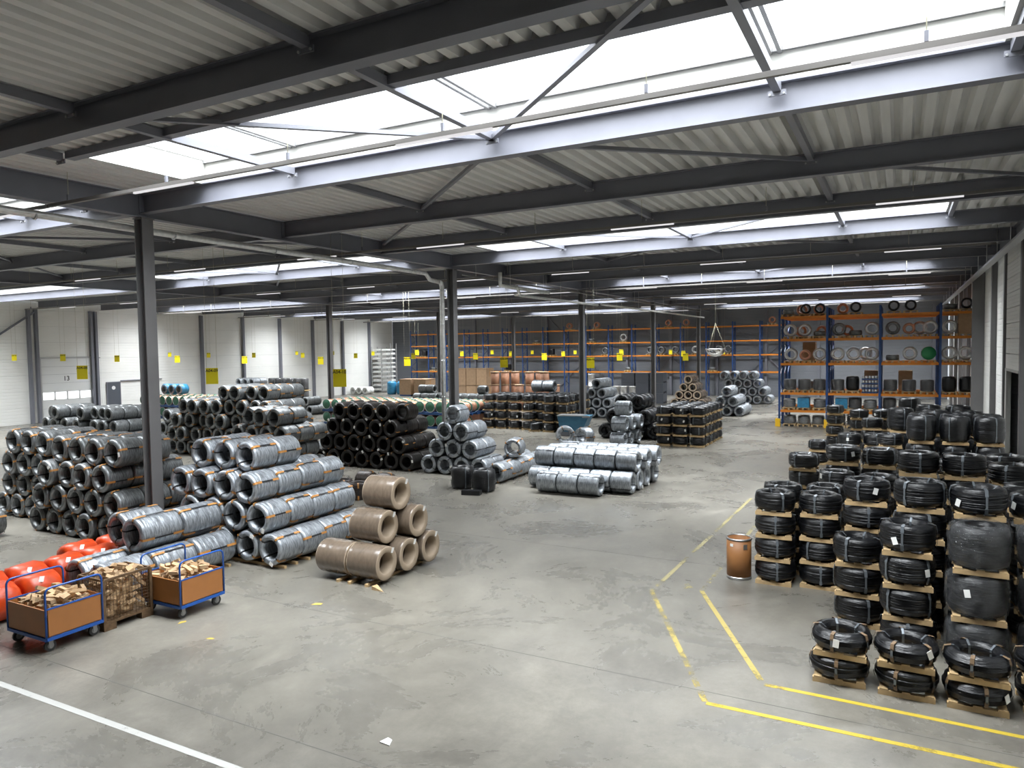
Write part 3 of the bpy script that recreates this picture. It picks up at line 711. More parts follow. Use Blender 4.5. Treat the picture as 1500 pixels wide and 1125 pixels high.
# paper wrapped coils
for i, (x0, y, t) in enumerate(((-9.21, 10.30, 0), (-8.48, 10.30, 0), (-8.46, 10.96, 0), (-8.42, 11.62, 0), (-8.68, 10.63, 1), (-8.46, 11.29, 1), (-8.62, 10.96, 2))):
    nm = ('rear bottom paper wrapped coil of the brown stack', 'front bottom paper wrapped coil of the brown stack', 'middle bottom paper wrapped coil of the brown stack', 'farthest bottom paper wrapped coil of the brown stack',
          'second tier paper wrapped coil with thick pale rim', 'second tier paper wrapped coil set back', 'topmost paper wrapped coil of the brown stack')[i]
    o = coil('paper', (x0, y, .05 + .327 + t * .57), 'x', nm, 'paper wrapped coils', tagp=0)
    if i != 0: put('label_tag', TAGM, o, (-.2, .17, .353), (.1, .1, 1.3))
for i, x in enumerate((-9.03, -8.76, -8.37)): batten(9.99, 11.9, x, '%s wooden batten under the paper wrapped coils' % ORD[i], axis='y')
# far galvanised stacks
pile('dullplain', 'x', rowset(41.5, 3, 0, -30.5, 4, .67) + rowset(41.83, 2, 1, -30.2, 3, .67) + [(42.2, 2, -30.0, 2)], 'grey coil in far stack by cartons', 'coils of the far stack by the cartons', rev=False, ref='from the front', tagp=.0)
pile('dullplain', 'x', rowset(41.3, 3, 0, -26.9, 5, .67) + rowset(41.63, 2, 1, -26.8, 4, .67) + [(41.96, 2, -25.0, 1)], 'grey coil in far stack behind riser', 'coils of the far stack behind the riser', rev=False, ref='from the front', tagp=.0)
pile('galvplain', 'y', [(-9.05, 0, 43.8, 4), (-8.35, 0, 43.9, 4), (-9.0 - .7, 0, 43.9, 3), (-8.7, 1, 43.8, 4), (-9.4, 1, 43.8, 3), (-9.05, 2, 43.8, 3)], 'bright coil in stack beside orange rack', 'coils of the stack beside the rack', tagp=.2, straps=3, T=.575)
pile('galvplain', 'y', [(-9.6, 0, 53.5, 3), (-8.94, 0, 53.5, 3), (-8.28, 0, 53.9, 2), (-10.26, 0, 53.5, 3), (-10.92, 0, 53.5, 3), (-9.93, 1, 53.5, 3), (-9.27, 1, 53.5, 3), (-8.6, 1, 53.6, 3), (-10.59, 1, 53.5, 3), (-9.6, 2, 53.5, 3), (-8.94, 2, 53.6, 2), (-10.26, 2, 53.5, 3), (-10.92, 2, 53.5, 3), (-9.93, 3, 53.5, 2), (-9.27, 3, 53.5, 2), (-10.59, 3, 53.5, 2), (-11.26, 3, 53.5, 2)],
     'bright coil in far stack below mirror', 'coils of the far stack below the mirror', tagp=.0, straps=0)
pile('tubecoil', 'y', rowset(-11.9, 4, 0, 49.5, 3, -.62) + rowset(-12.21, 3, 1, 49.5, 3, -.62) + rowset(-12.52, 2, 2, 49.5, 3, -.62) + rowset(-12.83, 1, 3, 49.5, 3, -.62),
     'paper wrapped tube coil in far brown pile', 'tube coils of the far brown pile', T=.535, tagp=0)
# pile behind the skip: galvanised on top of black
pile('galvplain', 'x', [(36.0, 0, -18.6, 2), (36.7, 0, -18.6, 2), (36.35, 1, -18.5, 2)], 'grey coil in stack among the black pallets', 'coils among the black pallets', z0=0.6, rev=False, ref='from the front', straps=0, tagp=0) if False else None
pile('galvplain', 'y', rowset(-15.0, 4, 0, 40.5, 3) + rowset(-15.33, 3, 1, 40.5, 3) + rowset(-15.66, 2, 2, 40.5, 3) + rowset(-15.99, 1, 3, 40.5, 3), 'bright coil in stack behind third column', 'coils of the stack behind the third column', straps=0, tagp=0)
# left far: blue wrapped and small grey stack near the white wall
for i in range(3):
    o = coil('dullplain', (-43.9 + .75 * i, 32.4, 1.835), 'y', 'blue film wrapped coil on the reel bank, %s from the wall' % ORD[i], 'blue wrapped coils', straps=0, tagp=0)
    MB().lathe([(.20, -.3), (.345, -.25), (.35, .25), (.2, .32)], 18).build('blue_film', 'blue_plastic', o)
pile('galvplain', 'y', rowset(-40.6, 5, 0, 37.5, 3) + rowset(-40.93, 4, 1, 37.5, 3) + rowset(-41.26, 3, 2, 37.5, 3) + rowset(-41.6, 3, 3, 37.5, 2), 'bright coil in far stack by white wall', 'coils of the far stack by the white wall', straps=0, tagp=0)
pile('dullplain', 'y', [(-34.6, 0, 36.0, 3), (-35.3, 0, 36.0, 3), (-34.95, 1, 36.0, 2)], 'grey coil in small heap behind reels', 'coils of the small heap', tagp=0)

# ---------------------------------------------------------------- black coils on small pallets beside the wall
PB_ST = MB().box(-.30, .30, -.035, .035, 0, .06).mesh('stringer', 'pallet_wood')
PB_BD = MB().box(-.045, .045, -.27, .27, 0, .018).mesh('deck_board', 'pallet_wood')
def small_pallet(x, y, z, rz, label, group, boards=True):
    p = empty('small_pallet', (x, y, z), rz, label=label, cat='pallet', group=group)
    for dy in (-.235, .235): put('stringer', PB_ST, p, (0, dy, 0))
    if boards:
        for dx in (-.24, 0, .24): put('deck_board', PB_BD, p, (dx, 0, .06))
    return p
def film_mesh(R, H, seed):
    rnd = random.Random(seed); pr = [(R * .55, H / 2 + .02), (R * .8, H / 2 + .035), (R + .004, H / 2 - .03)] ; m = MB()
    zz = [(R * .50, H / 2 + .01), (R * .78, H / 2 + .03), (R, H / 2 - .02), (R + .012, H * .2), (R + .016, -H * .1), (R + .01, -H * .35), (R - .01, -H / 2 + .005)]
    ph = [rnd.uniform(0, 6) for _ in range(9)]
    return m.lathe(list(reversed(zz)), 40, wob=lambda j, a: .010 * math.sin(9 * a + ph[j] ) + .007 * math.sin(17 * a + ph[j + 1])).mesh('plastic_film', 'clear_film')
FILMS = [film_mesh(.345, .51, i) for i in range(3)]
WFILM = MB().lathe([(.37, -.17), (.375, .1), (.33, .2), (.2, .2)], 28).mesh('plastic_film', 'white_film')
STK = [  # x, y, tiers, kind, pitch, row
 (-.63, 9.86, 2, 'A', .335, 0), (.09, 9.84, 2, 'A', .335, 0), (.82, 9.82, 2, 'A', .335, 0), (1.55, 10.05, 2, 'A', .335, 0),
 (-.53, 12.0, 3, 'C', .445, 1), (.12, 11.2, 4, 'C', .445, 1), (.92, 10.98, 3, 'W', .63, 1), (1.69, 11.1, 3, 'W', .63, 1), (2.45, 11.2, 3, 'B', .41, 1),
 (-1.92, 13.45, 4, 'B', .41, 2), (-1.21, 13.55, 4, 'B', .41, 2), (-.46, 12.84, 5, 'B', .412, 2), (.26, 12.02, 5, 'C', .445, 2), (.98, 11.85, 5, 'C', .445, 2), (1.72, 12.3, 5, 'B', .42, 2), (2.46, 12.4, 5, 'B', .41, 2),
 (-1.9, 14.25, 4, 'B', .41, 3), (-1.17, 14.4, 4, 'B', .41, 3), (-.42, 13.7, 4, 'B', .41, 3), (.32, 12.9, 4, 'C', .445, 3), (1.05, 12.75, 4, 'C', .445, 3), (1.76, 13.3, 5, 'B', .41, 3), (2.48, 13.5, 5, 'B', .41, 3),
 (-1.12, 16.1, 4, 'B', .41, 4), (-.36, 15.9, 4, 'B', .41, 4), (.30, 15.2, 5, 'C', .445, 4), (1.03, 15.1, 5, 'C', .445, 4), (1.74, 15.4, 5, 'B', .41, 4), (2.46, 15.5, 5, 'B', .415, 4),
 (-2.0, 18.4, 4, 'B', .41, 5), (-1.05, 16.95, 5, 'B', .41, 5), (-.34, 16.75, 5, 'B', .41, 5), (.38, 16.4, 4, 'B', .41, 5), (1.1, 16.3, 4, 'B', .41, 5), (1.82, 16.6, 5, 'B', .41, 5), (2.52, 17.0, 5, 'B', .41, 5),
 (-1.2, 19.3, 4, 'B', .41, 6), (-.45, 19.0, 4, 'B', .41, 6), (.3, 18.8, 4, 'B', .41, 6), (1.05, 18.6, 4, 'B', .41, 6), (1.8, 18.8, 4, 'B', .41, 6), (2.5, 19.0, 4, 'B', .41, 6),
 (-.05, 21.6, 3, 'B', .42, 7), (.51, 22.3, 3, 'T', .76, 7), (1.28, 22.3, 3, 'T', .76, 7), (2.05, 22.3, 3, 'T', .76, 7),
 (-.24, 23.3, 4, 'B', .41, 8), (.55, 23.1, 3, 'T', .76, 8), (1.32, 23.1, 3, 'T', .76, 8), (2.09, 23.1, 3, 'T', .76, 8),
 (-2.5, 27.5, 2, 'B', .44, 9), (-1.42, 25.4, 3, 'C', .46, 9), (-.68, 25.5, 3, 'C', .46, 9), (.05, 24.9, 3, 'T', .75, 9), (.9, 24.2, 3, 'T', .76, 9), (1.7, 24.2, 3, 'T', .76, 9),
 (-.82, 27.6, 4, 'B', .42, 10), (-.05, 27.5, 4, 'B', .42, 10), (.8, 26.2, 3, 'T', .76, 10), (1.6, 26.2, 3, 'T', .76, 10),
 (-2.35, 32.6, 4, 'B', .43, 11), (-1.4, 31.4, 4, 'B', .41, 11), (-.6, 31.4, 4, 'B', .42, 11), (.3, 29.5, 3, 'T', .75, 11),
]
ROWN = ['front row', 'second row', 'third row', 'fourth row', 'fifth row', 'sixth row', 'seventh row', 'eighth row', 'ninth row', 'tenth row', 'eleventh row', 'rearmost row']
from collections import defaultdict
byrow = defaultdict(list); INNER = []      # lower tiers hidden behind the rows before them
for s_ in STK: byrow[s_[5]].append(s_)
for row, L_ in byrow.items():
    L_.sort(key=lambda s_: s_[0])
    for i, (x, y, n, key, pit, _) in enumerate(L_):
        for t in range(n):
            z = t * pit; K = KIND[key]; rz = RND.uniform(-.05, .05)
            where = '%s by wall, %s stack from aisle, %s tier' % (ROWN[row], ORD[i], TIER[t])
            jx, jy = RND.uniform(-.015, .015), RND.uniform(-.015, .015)
            if row >= 3 and i > 0 and t < n - 2 and not (row == 4 and i == 1):
                INNER.append((key, x + jx, y + jy, z)); continue
            small_pallet(x + jx, y + jy, z, rz, 'small pallet, ' + where, 'small pallets under the black coils')
            what = {'W': 'film wrapped black coil', 'T': 'tall black coil'}.get(key, 'black wire coil')
            if row == 8 and i == 0: what = 'black coil under white film'
            o = coil(key, (x + jx, y + jy, z + .090 + K['L'] / 2), 'z', '%s, %s' % (what, where), 'black coils beside the wall', cat='wire coil', tagp=.45 if row < 6 else .15, straps=4 if key != 'A' else 5)
            if key == 'W': put('plastic_film', FILMS[(t + i) % 3], o, rot=(0, 0, RND.uniform(0, 6)))
def inner_mass():
    m = MB()
    for key, x, y, z in INNER:
        K = KIND[key]; h = K['L']; M = Matrix.Translation((x, y, z + .09 + h / 2)); c = .06
        d = MB().lathe([(K['R'] - c, -h / 2), (K['R'] - .012, -h / 2 + c), (K['R'] - .012, h / 2 - c), (K['R'] - c, h / 2), (K['r'], h / 2), (K['r'], -h / 2)], 20, closed=True)
        m._add([M @ Vector(v) for v in d.v], d.f, 0, True)
        for dy in (-.235, .235): m.box(x - .3, x + .3, y + dy - .035, y + dy + .035, z, z + .078, 1)
    m.build('stacked_black_coils', ['black_wire', 'pallet_wood'], kind='stuff', label='lower tiers of black coils hidden between the stacks by the wall', cat='wire coils')
inner_mass()

# ---------------------------------------------------------------- black coils on pallets in the hall
def palletised(x0, y0, nx, ny, tiers, key, pit, phrase, group, dx=.74, dy=.74, heights=None):
    for j in range(ny):
        for i in range(nx):
            n = tiers if heights is None else heights[j][i]
            for t in range(n):
                x, y, z = x0 + i * dx, y0 + j * dy, t * pit
                if (j and i not in (0, nx - 1) and t < n - 1): continue        # buried in the middle of the block
                K = KIND[key]
                w = '%s, %s row, %s across, %s tier' % (phrase, ORD[j], ORD[i], TIER[t])
                small_pallet(x, y, z, 0, 'small pallet under ' + w, group + ' pallets')
                coil(key, (x, y, z + .090 + K['L'] / 2), 'z', 'black coil of ' + w, group, straps=3, tagp=.3)
palletised(-8.85, 30.3, 3, 5, 4, 'B', .42, 'block by the far aisle', 'black coils by the far aisle', dx=.72, dy=.74)
palletised(-19.35, 33.6, 4, 3, 4, 'B', .47, 'block behind the pyramid', 'black coils behind the pyramid', dx=.78, dy=.8)
palletised(-16.3, 33.0, 3, 4, 4, 'C', .47, 'block behind the skip', 'black coils behind the skip', dx=.78, dy=.8, heights=[[1, 4, 4], [4, 4, 4], [4, 4, 4], [4, 4, 4]])
pile('galvplain', 'x', [(34.8, 0, -17.35, 2)], 'grey coil lying on the black block', 'coils lying on the black block', z0=1.885, rev=False, ref='from the front', straps=0, tagp=0, T=.66)
# big round black coils lying in a pile
for (x, y, t, n, i) in ((-12.0, 31.4, 0, 3, 0), (-11.25, 31.5, 0, 3, 1), (-10.5, 31.5, 0, 3, 2), (-9.75, 31.6, 0, 3, 3), (-11.62, 31.4, 1, 3, 0), (-10.87, 31.5, 1, 3, 1), (-10.12, 31.5, 1, 3, 2), (-11.25, 31.6, 2, 3, 0), (-10.5, 31.6, 2, 3, 1)):
    for j in range(n):
        coil('blackroll', (x, y + .28 + j * .58, 0.362 + t * .66), 'y', 'round black coil lying by third column, %s tier, %s along, %s' % (TIER[t], ORD[i], BACK[j]), 'round black coils in a pile', tagp=.7, straps=3)

# coils that lie wholly inside the stacks, as one mass
def buried_mass():
    m = MB(); done = {}
    for key, M in BURIED:
        K = KIND[key]
        if key not in done: done[key] = MB().lathe([(K['R'] - .012, -K['L'] / 2 + .02), (K['R'] - .012, K['L'] / 2 - .02), (K['r'] + .02, K['L'] / 2), (K['r'] + .02, -K['L'] / 2)], 18, closed=True)
        d = done[key]; mi = {'galv': 0, 'galvlong': 0, 'galvplain': 0, 'brownblack': 2, 'tubecoil': 3}.get(key, 1)
        m._add([M @ Vector(v) for v in d.v], d.f, mi, True)
    m.build('stacked_wire_coils', ['galvanised_wire', 'dull_wire', 'black_oiled_wire', 'paper_wrapped'], kind='stuff', label='wire coils packed inside the stacks', cat='wire coils')
buried_mass()

# ================================================================ FOREGROUND THINGS
OFFCUTS = []
for i in range(6):
    r = random.Random(i); l, w, h = r.uniform(.14, .24), r.uniform(.05, .085), r.uniform(.04, .06)
    OFFCUTS.append(MB()._add([(-l/2, -w/2, -h/2), (l/2, -w/2, -h/2), (l/2, w/2, -h/2), (-l/2, w/2, -h/2), (-l/2, -w/2, h/2), (l/2 * .55, -w/2, h/2), (l/2 * .55, w/2, h/2), (-l/2, w/2, h/2)],
                             [(3, 2, 1, 0), (4, 5, 6, 7), (0, 1, 5, 4), (1, 2, 6, 5), (2, 3, 7, 6), (3, 0, 4, 7)]).mesh('wood_offcut', 'wood_offcut'))
from mathutils.bvhtree import BVHTree
from mathutils import Euler
class Heap:
    """Drops offcuts at random and keeps those that touch no other piece."""
    def __init__(s, label, group, seed): s.r = random.Random(seed); s.t = []; s.label = label; s.group = group
    def add(s, n, spot, inside, tilt=.5, tries=60):
        r = s.r; done = 0
        for k in range(n * tries):
            if done >= n: break
            me = r.choice(OFFCUTS); p = Vector(spot(r)); eu = Euler((r.uniform(-tilt, tilt), r.uniform(-tilt, tilt), r.uniform(0, 6.3)))
            M = Matrix.Translation(p) @ eu.to_matrix().to_4x4(); vs = [M @ v.co for v in me.vertices]
            if not all(inside(v) for v in vs): continue
            b = None
            for q, t_ in s.t:
                if (q - p).length_squared < .07:
                    if b is None: b = BVHTree.FromPolygons(vs, [f.vertices for f in me.polygons])
                    if b.overlap(t_): break
            else:
                if b is None: b = BVHTree.FromPolygons(vs, [f.vertices for f in me.polygons])
                s.t.append((p, b)); done += 1
                put('wood_offcut', me, None, p, eu, s.label, 'wood offcut', s.group)
def bent(pts, rad=.09, n=5):
    """Rounds the inner corners of a polyline."""
    pts = [Vector(p) for p in pts]; out = [pts[0]]
    for i in range(1, len(pts) - 1):
        a, b, c = pts[i - 1], pts[i], pts[i + 1]; p = b + (a - b).normalized() * rad; q = b + (c - b).normalized() * rad
        for k in range(n + 1):
            t = k / n; out.append(p * (1 - t) ** 2 + b * 2 * t * (1 - t) + q * t * t)
    return out + [pts[-1]]
def cart(x0, x1, y0, y1, label, seed):
    c = empty('platform_cart', ((x0 + x1) / 2, (y0 + y1) / 2, 0), label=label, cat='cart', group='blue carts with offcuts')
    hx, hy = (x1 - x0) / 2, (y1 - y0) / 2; zb, zt = .20, .62
    f = MB()
    for s_ in (-1, 1):
        f.bar((-hx, s_ * hy, zb), (hx, s_ * hy, zb), .035, .045); f.bar((s_ * hx, -hy, zb), (s_ * hx, hy, zb), .035, .045)
    f.build('chassis', 'cart_blue', c)
    MB().box(-hx + .01, hx - .01, -hy + .01, hy - .01, zb + .01, zb + .03).build('floor_board', 'beech_board', c)
    for s_ in (-1, 1):
        MB().box(-hx + .03, hx - .03, s_ * (hy - .004) - .009, s_ * (hy - .004) + .009, zb + .04, zt).build('side_board', 'beech_board', c)
        MB().box(s_ * (hx - .004) - .009, s_ * (hx - .004) + .009, -hy + .03, hy - .03, zb + .04, zt).build('end_board', 'beech_board', c)
        MB().tube(bent([(-hx, s_ * hy, zt), (hx, s_ * hy, zt)]), .008, 6).build('top_rim', 'cart_blue', c) if False else None
        h = MB().tube(bent([(s_ * hx, -hy, zb), (s_ * hx, -hy, .93), (s_ * hx, hy, .93), (s_ * hx, hy, zb)], .1), .015, 8).build('push_handle', 'cart_blue', c)
        MB().bar((s_ * hx, -hy, zt + .01), (s_ * hx, hy, zt + .01), .02, .02).build('cross_rail', 'cart_blue', h)
        for t_ in (-1, 1):
            w = empty('caster', parent=c); w.location = (s_ * (hx - .09), t_ * (hy - .09), 0)
            MB().tube([(-.02, 0, .08), (.02, 0, .08)], .08, 16).build('wheel', 'rubber', w)
            MB().tube([(-.024, 0, .08), (.024, 0, .08)], .045, 12).build('hub', 'caster_grey', w)
            MB().box(-.035, -.027, -.03, .03, .06, .17).box(.027, .035, -.03, .03, .06, .17).box(-.04, .04, -.045, .045, .165, .178).build('fork', 'caster_grey', w)
    nm = 'end' if seed == 1 else 'far'
    H = Heap('pale wood offcut heaped in the %s cart' % nm, 'offcuts in the %s cart' % nm, seed)
    ins = lambda v: x0 + .035 < v.x < x1 - .035 and y0 + .035 < v.y < y1 - .035 and v.z > .545
    H.add(60, lambda r: (r.uniform(x0 + .1, x1 - .1), r.uniform(y0 + .1, y1 - .1), r.uniform(.575, .61)), ins, .25)
    H.add(45, lambda r: (r.gauss((x0 + x1) / 2, .22), r.gauss((y0 + y1) / 2, .2), r.uniform(.62, .70)), ins, .5)
    # rough underlayer that closes the heap
    MB().box(-hx + .03, hx - .03, -hy + .03, hy - .03, zb + .04, .54).build('load_bed', 'wood_offcut', c)
cart(-11.56, -10.58, 5.74, 6.56, 'blue cart with beech boards standing before the orange bags', 1)
cart(-10.93, -9.98, 7.45, 8.28, 'blue cart with beech boards standing before the low coil stack', 2)
def cage(x0, x1, y0, y1):
    g = empty('mesh_cage', ((x0 + x1) / 2, (y0 + y1) / 2, 0), label='rusty wire mesh crate of offcuts between the blue carts', cat='crate')
    hx, hy = (x1 - x0) / 2, (y1 - y0) / 2; zb, zt = .12, .78
    for sx in (-1, 1):
        for sy in (-1, 1):
            MB().bar((sx * hx, sy * hy, .04), (sx * hx, sy * hy, zt), .045, .045).build('corner_post', 'rusty_steel', g)
            MB().box(sx * (hx - .05) - .07, sx * (hx - .05) + .07, sy * (hy - .08) - .1, sy * (hy - .08) + .1, 0, .10).build('foot', 'rusty_steel', g)
    for s_ in (-1, 1):
        for z in (zb, zt):
            MB().bar((-hx, s_ * hy, z), (hx, s_ * hy, z), .03, .035).build('rail', 'rusty_steel', g); MB().bar((s_ * hx, -hy, z), (s_ * hx, hy, z), .03, .035).build('rail', 'rusty_steel', g)
    MB().box(-hx, hx, -hy, hy, .10, .13).build('base_sheet', 'rusty_steel', g)
    for s_ in (-1, 1):
        m = MB(); n = int(2 * hy / .05)
        for i in range(1, n): m.bar((s_ * hx, -hy + i * 2 * hy / n, zb), (s_ * hx, -hy + i * 2 * hy / n, zt), .005, .005)
        for i in range(1, 13): m.bar((s_ * hx, -hy, zb + i * (zt - zb) / 13), (s_ * hx, hy, zb + i * (zt - zb) / 13), .005, .005)
        m.build('wire_mesh_side', 'rusty_steel', g, kind='stuff')
        m = MB(); n = int(2 * hx / .05)
        for i in range(1, n): m.bar((-hx + i * 2 * hx / n, s_ * hy, zb), (-hx + i * 2 * hx / n, s_ * hy, zt), .005, .005)
        for i in range(1, 13): m.bar((-hx, s_ * hy, zb + i * (zt - zb) / 13), (hx, s_ * hy, zb + i * (zt - zb) / 13), .005, .005)
        m.build('wire_mesh_end', 'rusty_steel', g, kind='stuff')
    MB().box(-hx + .18, hx - .18, -hy + .18, hy - .18, .13, .63).build('load_core', 'wood_offcut', g)
    H = Heap('pale wood offcut inside the rusty mesh crate', 'offcuts in the mesh crate', 5); a = .035
    core = lambda v: not (x0 + .13 < v.x < x1 - .13 and y0 + .13 < v.y < y1 - .13 and v.z < .66)
    ins = lambda v: x0 + a < v.x < x1 - a and y0 + a < v.y < y1 - a and .135 < v.z and core(v)
    H.add(85, lambda r: (x1 - r.uniform(.06, .1), r.uniform(y0 + .08, y1 - .08), r.uniform(.16, .72)), ins, .8, 150)
    H.add(55, lambda r: (r.uniform(x0 + .08, x1 - .08), y0 + r.uniform(.06, .1), r.uniform(.16, .72)), ins, .8, 150)
    H.add(50, lambda r: (r.uniform(x0 + .08, x1 - .08), r.uniform(y0 + .08, y1 - .08), r.uniform(.69, .82)), ins, .5, 80)
cage(-11.25, -10.64, 6.62, 7.40)
# orange wrapped coils
BAG = []
for i in range(3):
    r = random.Random(40 + i); ph = [r.uniform(0, 6) for _ in range(12)]
    pf = [(.02, -.30), (.20, -.315), (.27, -.27), (.30, -.15), (.295, 0), (.305, .15), (.275, .27), (.2, .315), (.02, .30)]
    BAG.append(MB().lathe(pf, 26, wob=lambda j, a: .012 * math.sin(4 * a + ph[j]) + .010 * math.sin(9 * a + ph[j + 1])).mesh('orange_wrapped_coil', 'orange_bag'))
for i, (x, y, z, w) in enumerate(((-12.62, 6.08, .315, 'nearest the end cart'), (-12.62, 6.74, .315, 'before the low stack'), (-13.35, 6.30, .315, 'at the near end of the rear row'), (-13.35, 6.95, .315, 'second in the rear row'), (-13.35, 7.6, .315, 'third in the rear row'),
                                  (-13.35, 8.25, .315, 'fourth in the rear row'), (-13.95, 8.95, .315, 'farthest back by the stack'), (-13.98, 9.6 - 1.35, .315, 'behind the rear row'))):
    o = put('orange_wrapped_coil', BAG[i % 3], None, (x, y, z), (PI / 2, 0, RND.uniform(-.06, .06)), 'coil wrapped in orange film, ' + w, 'wrapped coil', 'orange wrapped coils')
    put('label_tag', TAGM, o, (.22, .235, .05), (-.75, .75, 0))
# fibre drum
d = empty('fibre_drum', (-2.55, 13.4, 0), label='brown fibre drum with metal rims standing beside the yellow line', cat='drum')
MB().lathe([(.0, .02), (.215, .02), (.215, .72), (.200, .72), (.200, .06), (.0, .06)], 32).build('shell', 'drum_brown', d)
MB().lathe([(.218, 0), (.218, .05), (.205, .05), (.205, 0)], 32, closed=True).build('bottom_rim', 'drum_metal', d)
MB().lathe([(.222, .705), (.226, .72), (.222, .74), (.205, .74), (.205, .705)], 32, closed=True).build('top_rim', 'drum_metal', d)
MB().box(-.035, .035, -.005, .005, 0, .09).build('clasp', 'drum_metal', d, loc=(.14, -.165, .56), rot=(0, 0, .7))
MB().box(-.03, .03, -.004, .004, 0, .05).build('label_tag', 'tag_white', d, loc=(-.09, -.197, .60), rot=(0, 0, -.43))
# litter on the floor
for (x, y, sz, rz, nm, mt) in ((-8.55, 8.95, .09, .4, 'scrap of yellow strapping before the paper wrapped coils', 'debris_yellow'), (-9.9, 7.4, .07, 1.2, 'scrap of yellow tape beside the cart wheel', 'debris_yellow'), (-8.95, 7.15, .06, .2, 'tiny yellow scrap on open floor', 'debris_yellow')):
    MB().prism([(-sz, -sz * .4), (sz * .8, -sz * .3), (sz, sz * .35), (-.2 * sz, sz * .5)], 'z', 0, .004).build('floor_scrap', mt, loc=(x, y, 0), rot=(0, 0, rz), label=nm, cat='litter')
MB().prism([(-.05, -.04), (.09, -.05), (.05, .05), (-.02, .07)], 'z', 0, .012).build('paper_scrap', 'tag_white', loc=(-4.85, 6.05, 0), label='white paper scrap on the open floor', cat='litter')
MB()._add([(-.14, 0, 0), (.12, -.06, 0), (.12, .06, 0), (.12, -.06, .07), (.12, .06, .07)], [(0, 2, 1), (0, 1, 3), (0, 3, 4), (0, 4, 2), (1, 2, 4, 3)]).build('wood_wedge', 'pallet_wood', loc=(-8.05, 9.95, 0), rot=(0, 0, 2.9), label='small wooden wedge before the paper wrapped coils', cat='wedge')

# ================================================================ HALL THINGS
# tipping skip
k = empty('tipping_skip', (-13.75, 32.0, 0), rz=.1, label='blue steel tipping skip before the black coils', cat='skip')
MB().prism([(-.75, .98), (.82, .98), (.55, .42), (.1, .22), (-.6, .22)], 'y', -.4, .4).build('body', 'skip_blue', k)
MB().box(-.78, .5, -.44, .44, .96, 1.0).box(.5, .86, -.44, -.4, .9, 1.0).build('rim', 'aluminium', k)
MB().box(-.6, .3, -.32, -.2, 0, .22).box(-.6, .3, .2, .32, 0, .22).build('base', 'steel_dark', k)
# copper reels with green flanges
RB = MB().lathe([(.0, -.26), (.255, -.26), (.265, -.11), (.25, -.10), (.25, -.075), (.265, -.065), (.265, .065), (.25, .075), (.25, .10), (.265, .11), (.255, .26), (.0, .26)], 20, mis=[0, 0, 0, 1, 0, 0, 0, 1, 0, 0, 0]).mesh('copper_reel', ['copper_wire', 'bright_wire'])
RF = MB().lathe([(.0, 0), (.30, 0), (.30, .025), (.0, .025)], 20).mesh('flange', 'flange_green')
RH = MB().lathe([(.28, -.004), (.30, -.004), (.303, .03), (.28, .03)], 20, closed=True).mesh('rim_band', 'bright_wire')
def reel(x, y, z, label, front):
    o = put('copper_reel', RB, None, (x, y, z), (PI / 2, 0, 0), label, 'reel', 'copper reels')
    if front:
        q = put('flange', RF, o, (0, 0, .262)); put('rim_band', RH, q)
    put('flange', RF, o, (0, 0, -.288)); return o
BPAL = MB().box(-.32, .32, -.6, .6, .09, .115).box(-.32, .32, -.6, -.5, 0, .09).box(-.32, .32, .5, .6, 0, .09).box(-.32, .32, -.05, .05, 0, .09).mesh('blue_pallet', 'pallet_blue')
def bpallet(x, y, z, label): put('blue_pallet', BPAL, None, (x, y, z), (0, 0, 0), label, 'pallet', 'blue pallets under the reels')
n_r = 0
for (xa, n, where) in ((-29.4, 15, 'centre bank'), (-44.6, 9, 'bank by white wall')):
    for i in range(n):
        x = xa + .66 * i; yb = 32.6 if n == 15 else 31.6
        for t in range(2):
            z0 = t * .74
            for pj, py in enumerate((yb, yb + 1.35)):
                if t == 0 and pj: continue
                bpallet(x, py, z0, 'blue pallet in %s, %s along, %s tier, %s' % (where, ORD[i], TIER[t], BACK[pj]))
            for j in range(4 if t else 1):
                reel(x, yb - .3 + j * .63 + (.1 if j > 1 else 0), z0 + .118 + .304, 'copper reel in %s, %s along, %s tier, %s' % (where, ORD[i], TIER[t], BACK[j]), True)
    MB().box(xa - .3, xa + .66 * (n - 1) + .28, yb + .75, yb + 1.9, 0, .735).build('reel_block', 'copper_wire', label='packed reels under the upper tier of the %s' % where, cat='reels', kind='stuff')
# white film bundles, galvanised frame tower
t = empty('storage_tower', (-47.0, 57.9, 0), label='tall galvanised frame of white wire packs near the corner', cat='rack')
for x in (0, 1.2, 2.4):
    for y in (0, .9): MB().bar((x, y, 0), (x, y, 4.9 if x == 2.4 else 4.6), .05, .05).build('upright', 'aluminium', t)
for lv in range(10):
    z = .25 + lv * .44
    for y in (0, .9): MB().bar((0, y, z), (2.4, y, z), .04, .05).build('shelf_beam', 'aluminium', t)
for lv in range(10):
    z = .28 + lv * .44
    for i in range(2):
        MB().box(-.5, .5, -.4, .4, 0, .13 + .06 * (lv * 7 % 3) / 2).build('wire_pack', 'white_pack', loc=(-46.4 + 1.2 * i, 58.35, z), label='white wire pack in the tall frame, %s level, %s bay' % (ORD[lv], ('wall', 'aisle')[i]), cat='pack', group='white packs in the tall frame')
kind('white', 'white_wrapped_coil', .36, .17, .5, 'white_pack', None, rings=6, n=18, c=.06)
for i in range(6): coil('white', (-46.9 + .75 * (i // 2), 55.0 + .56 * (i % 2), .375), 'y', 'white wrapped coil before the tall frame, %s pair, %s' % (ORD[i // 2], BACK[i % 2]), 'white coils before the tall frame', tagp=0)
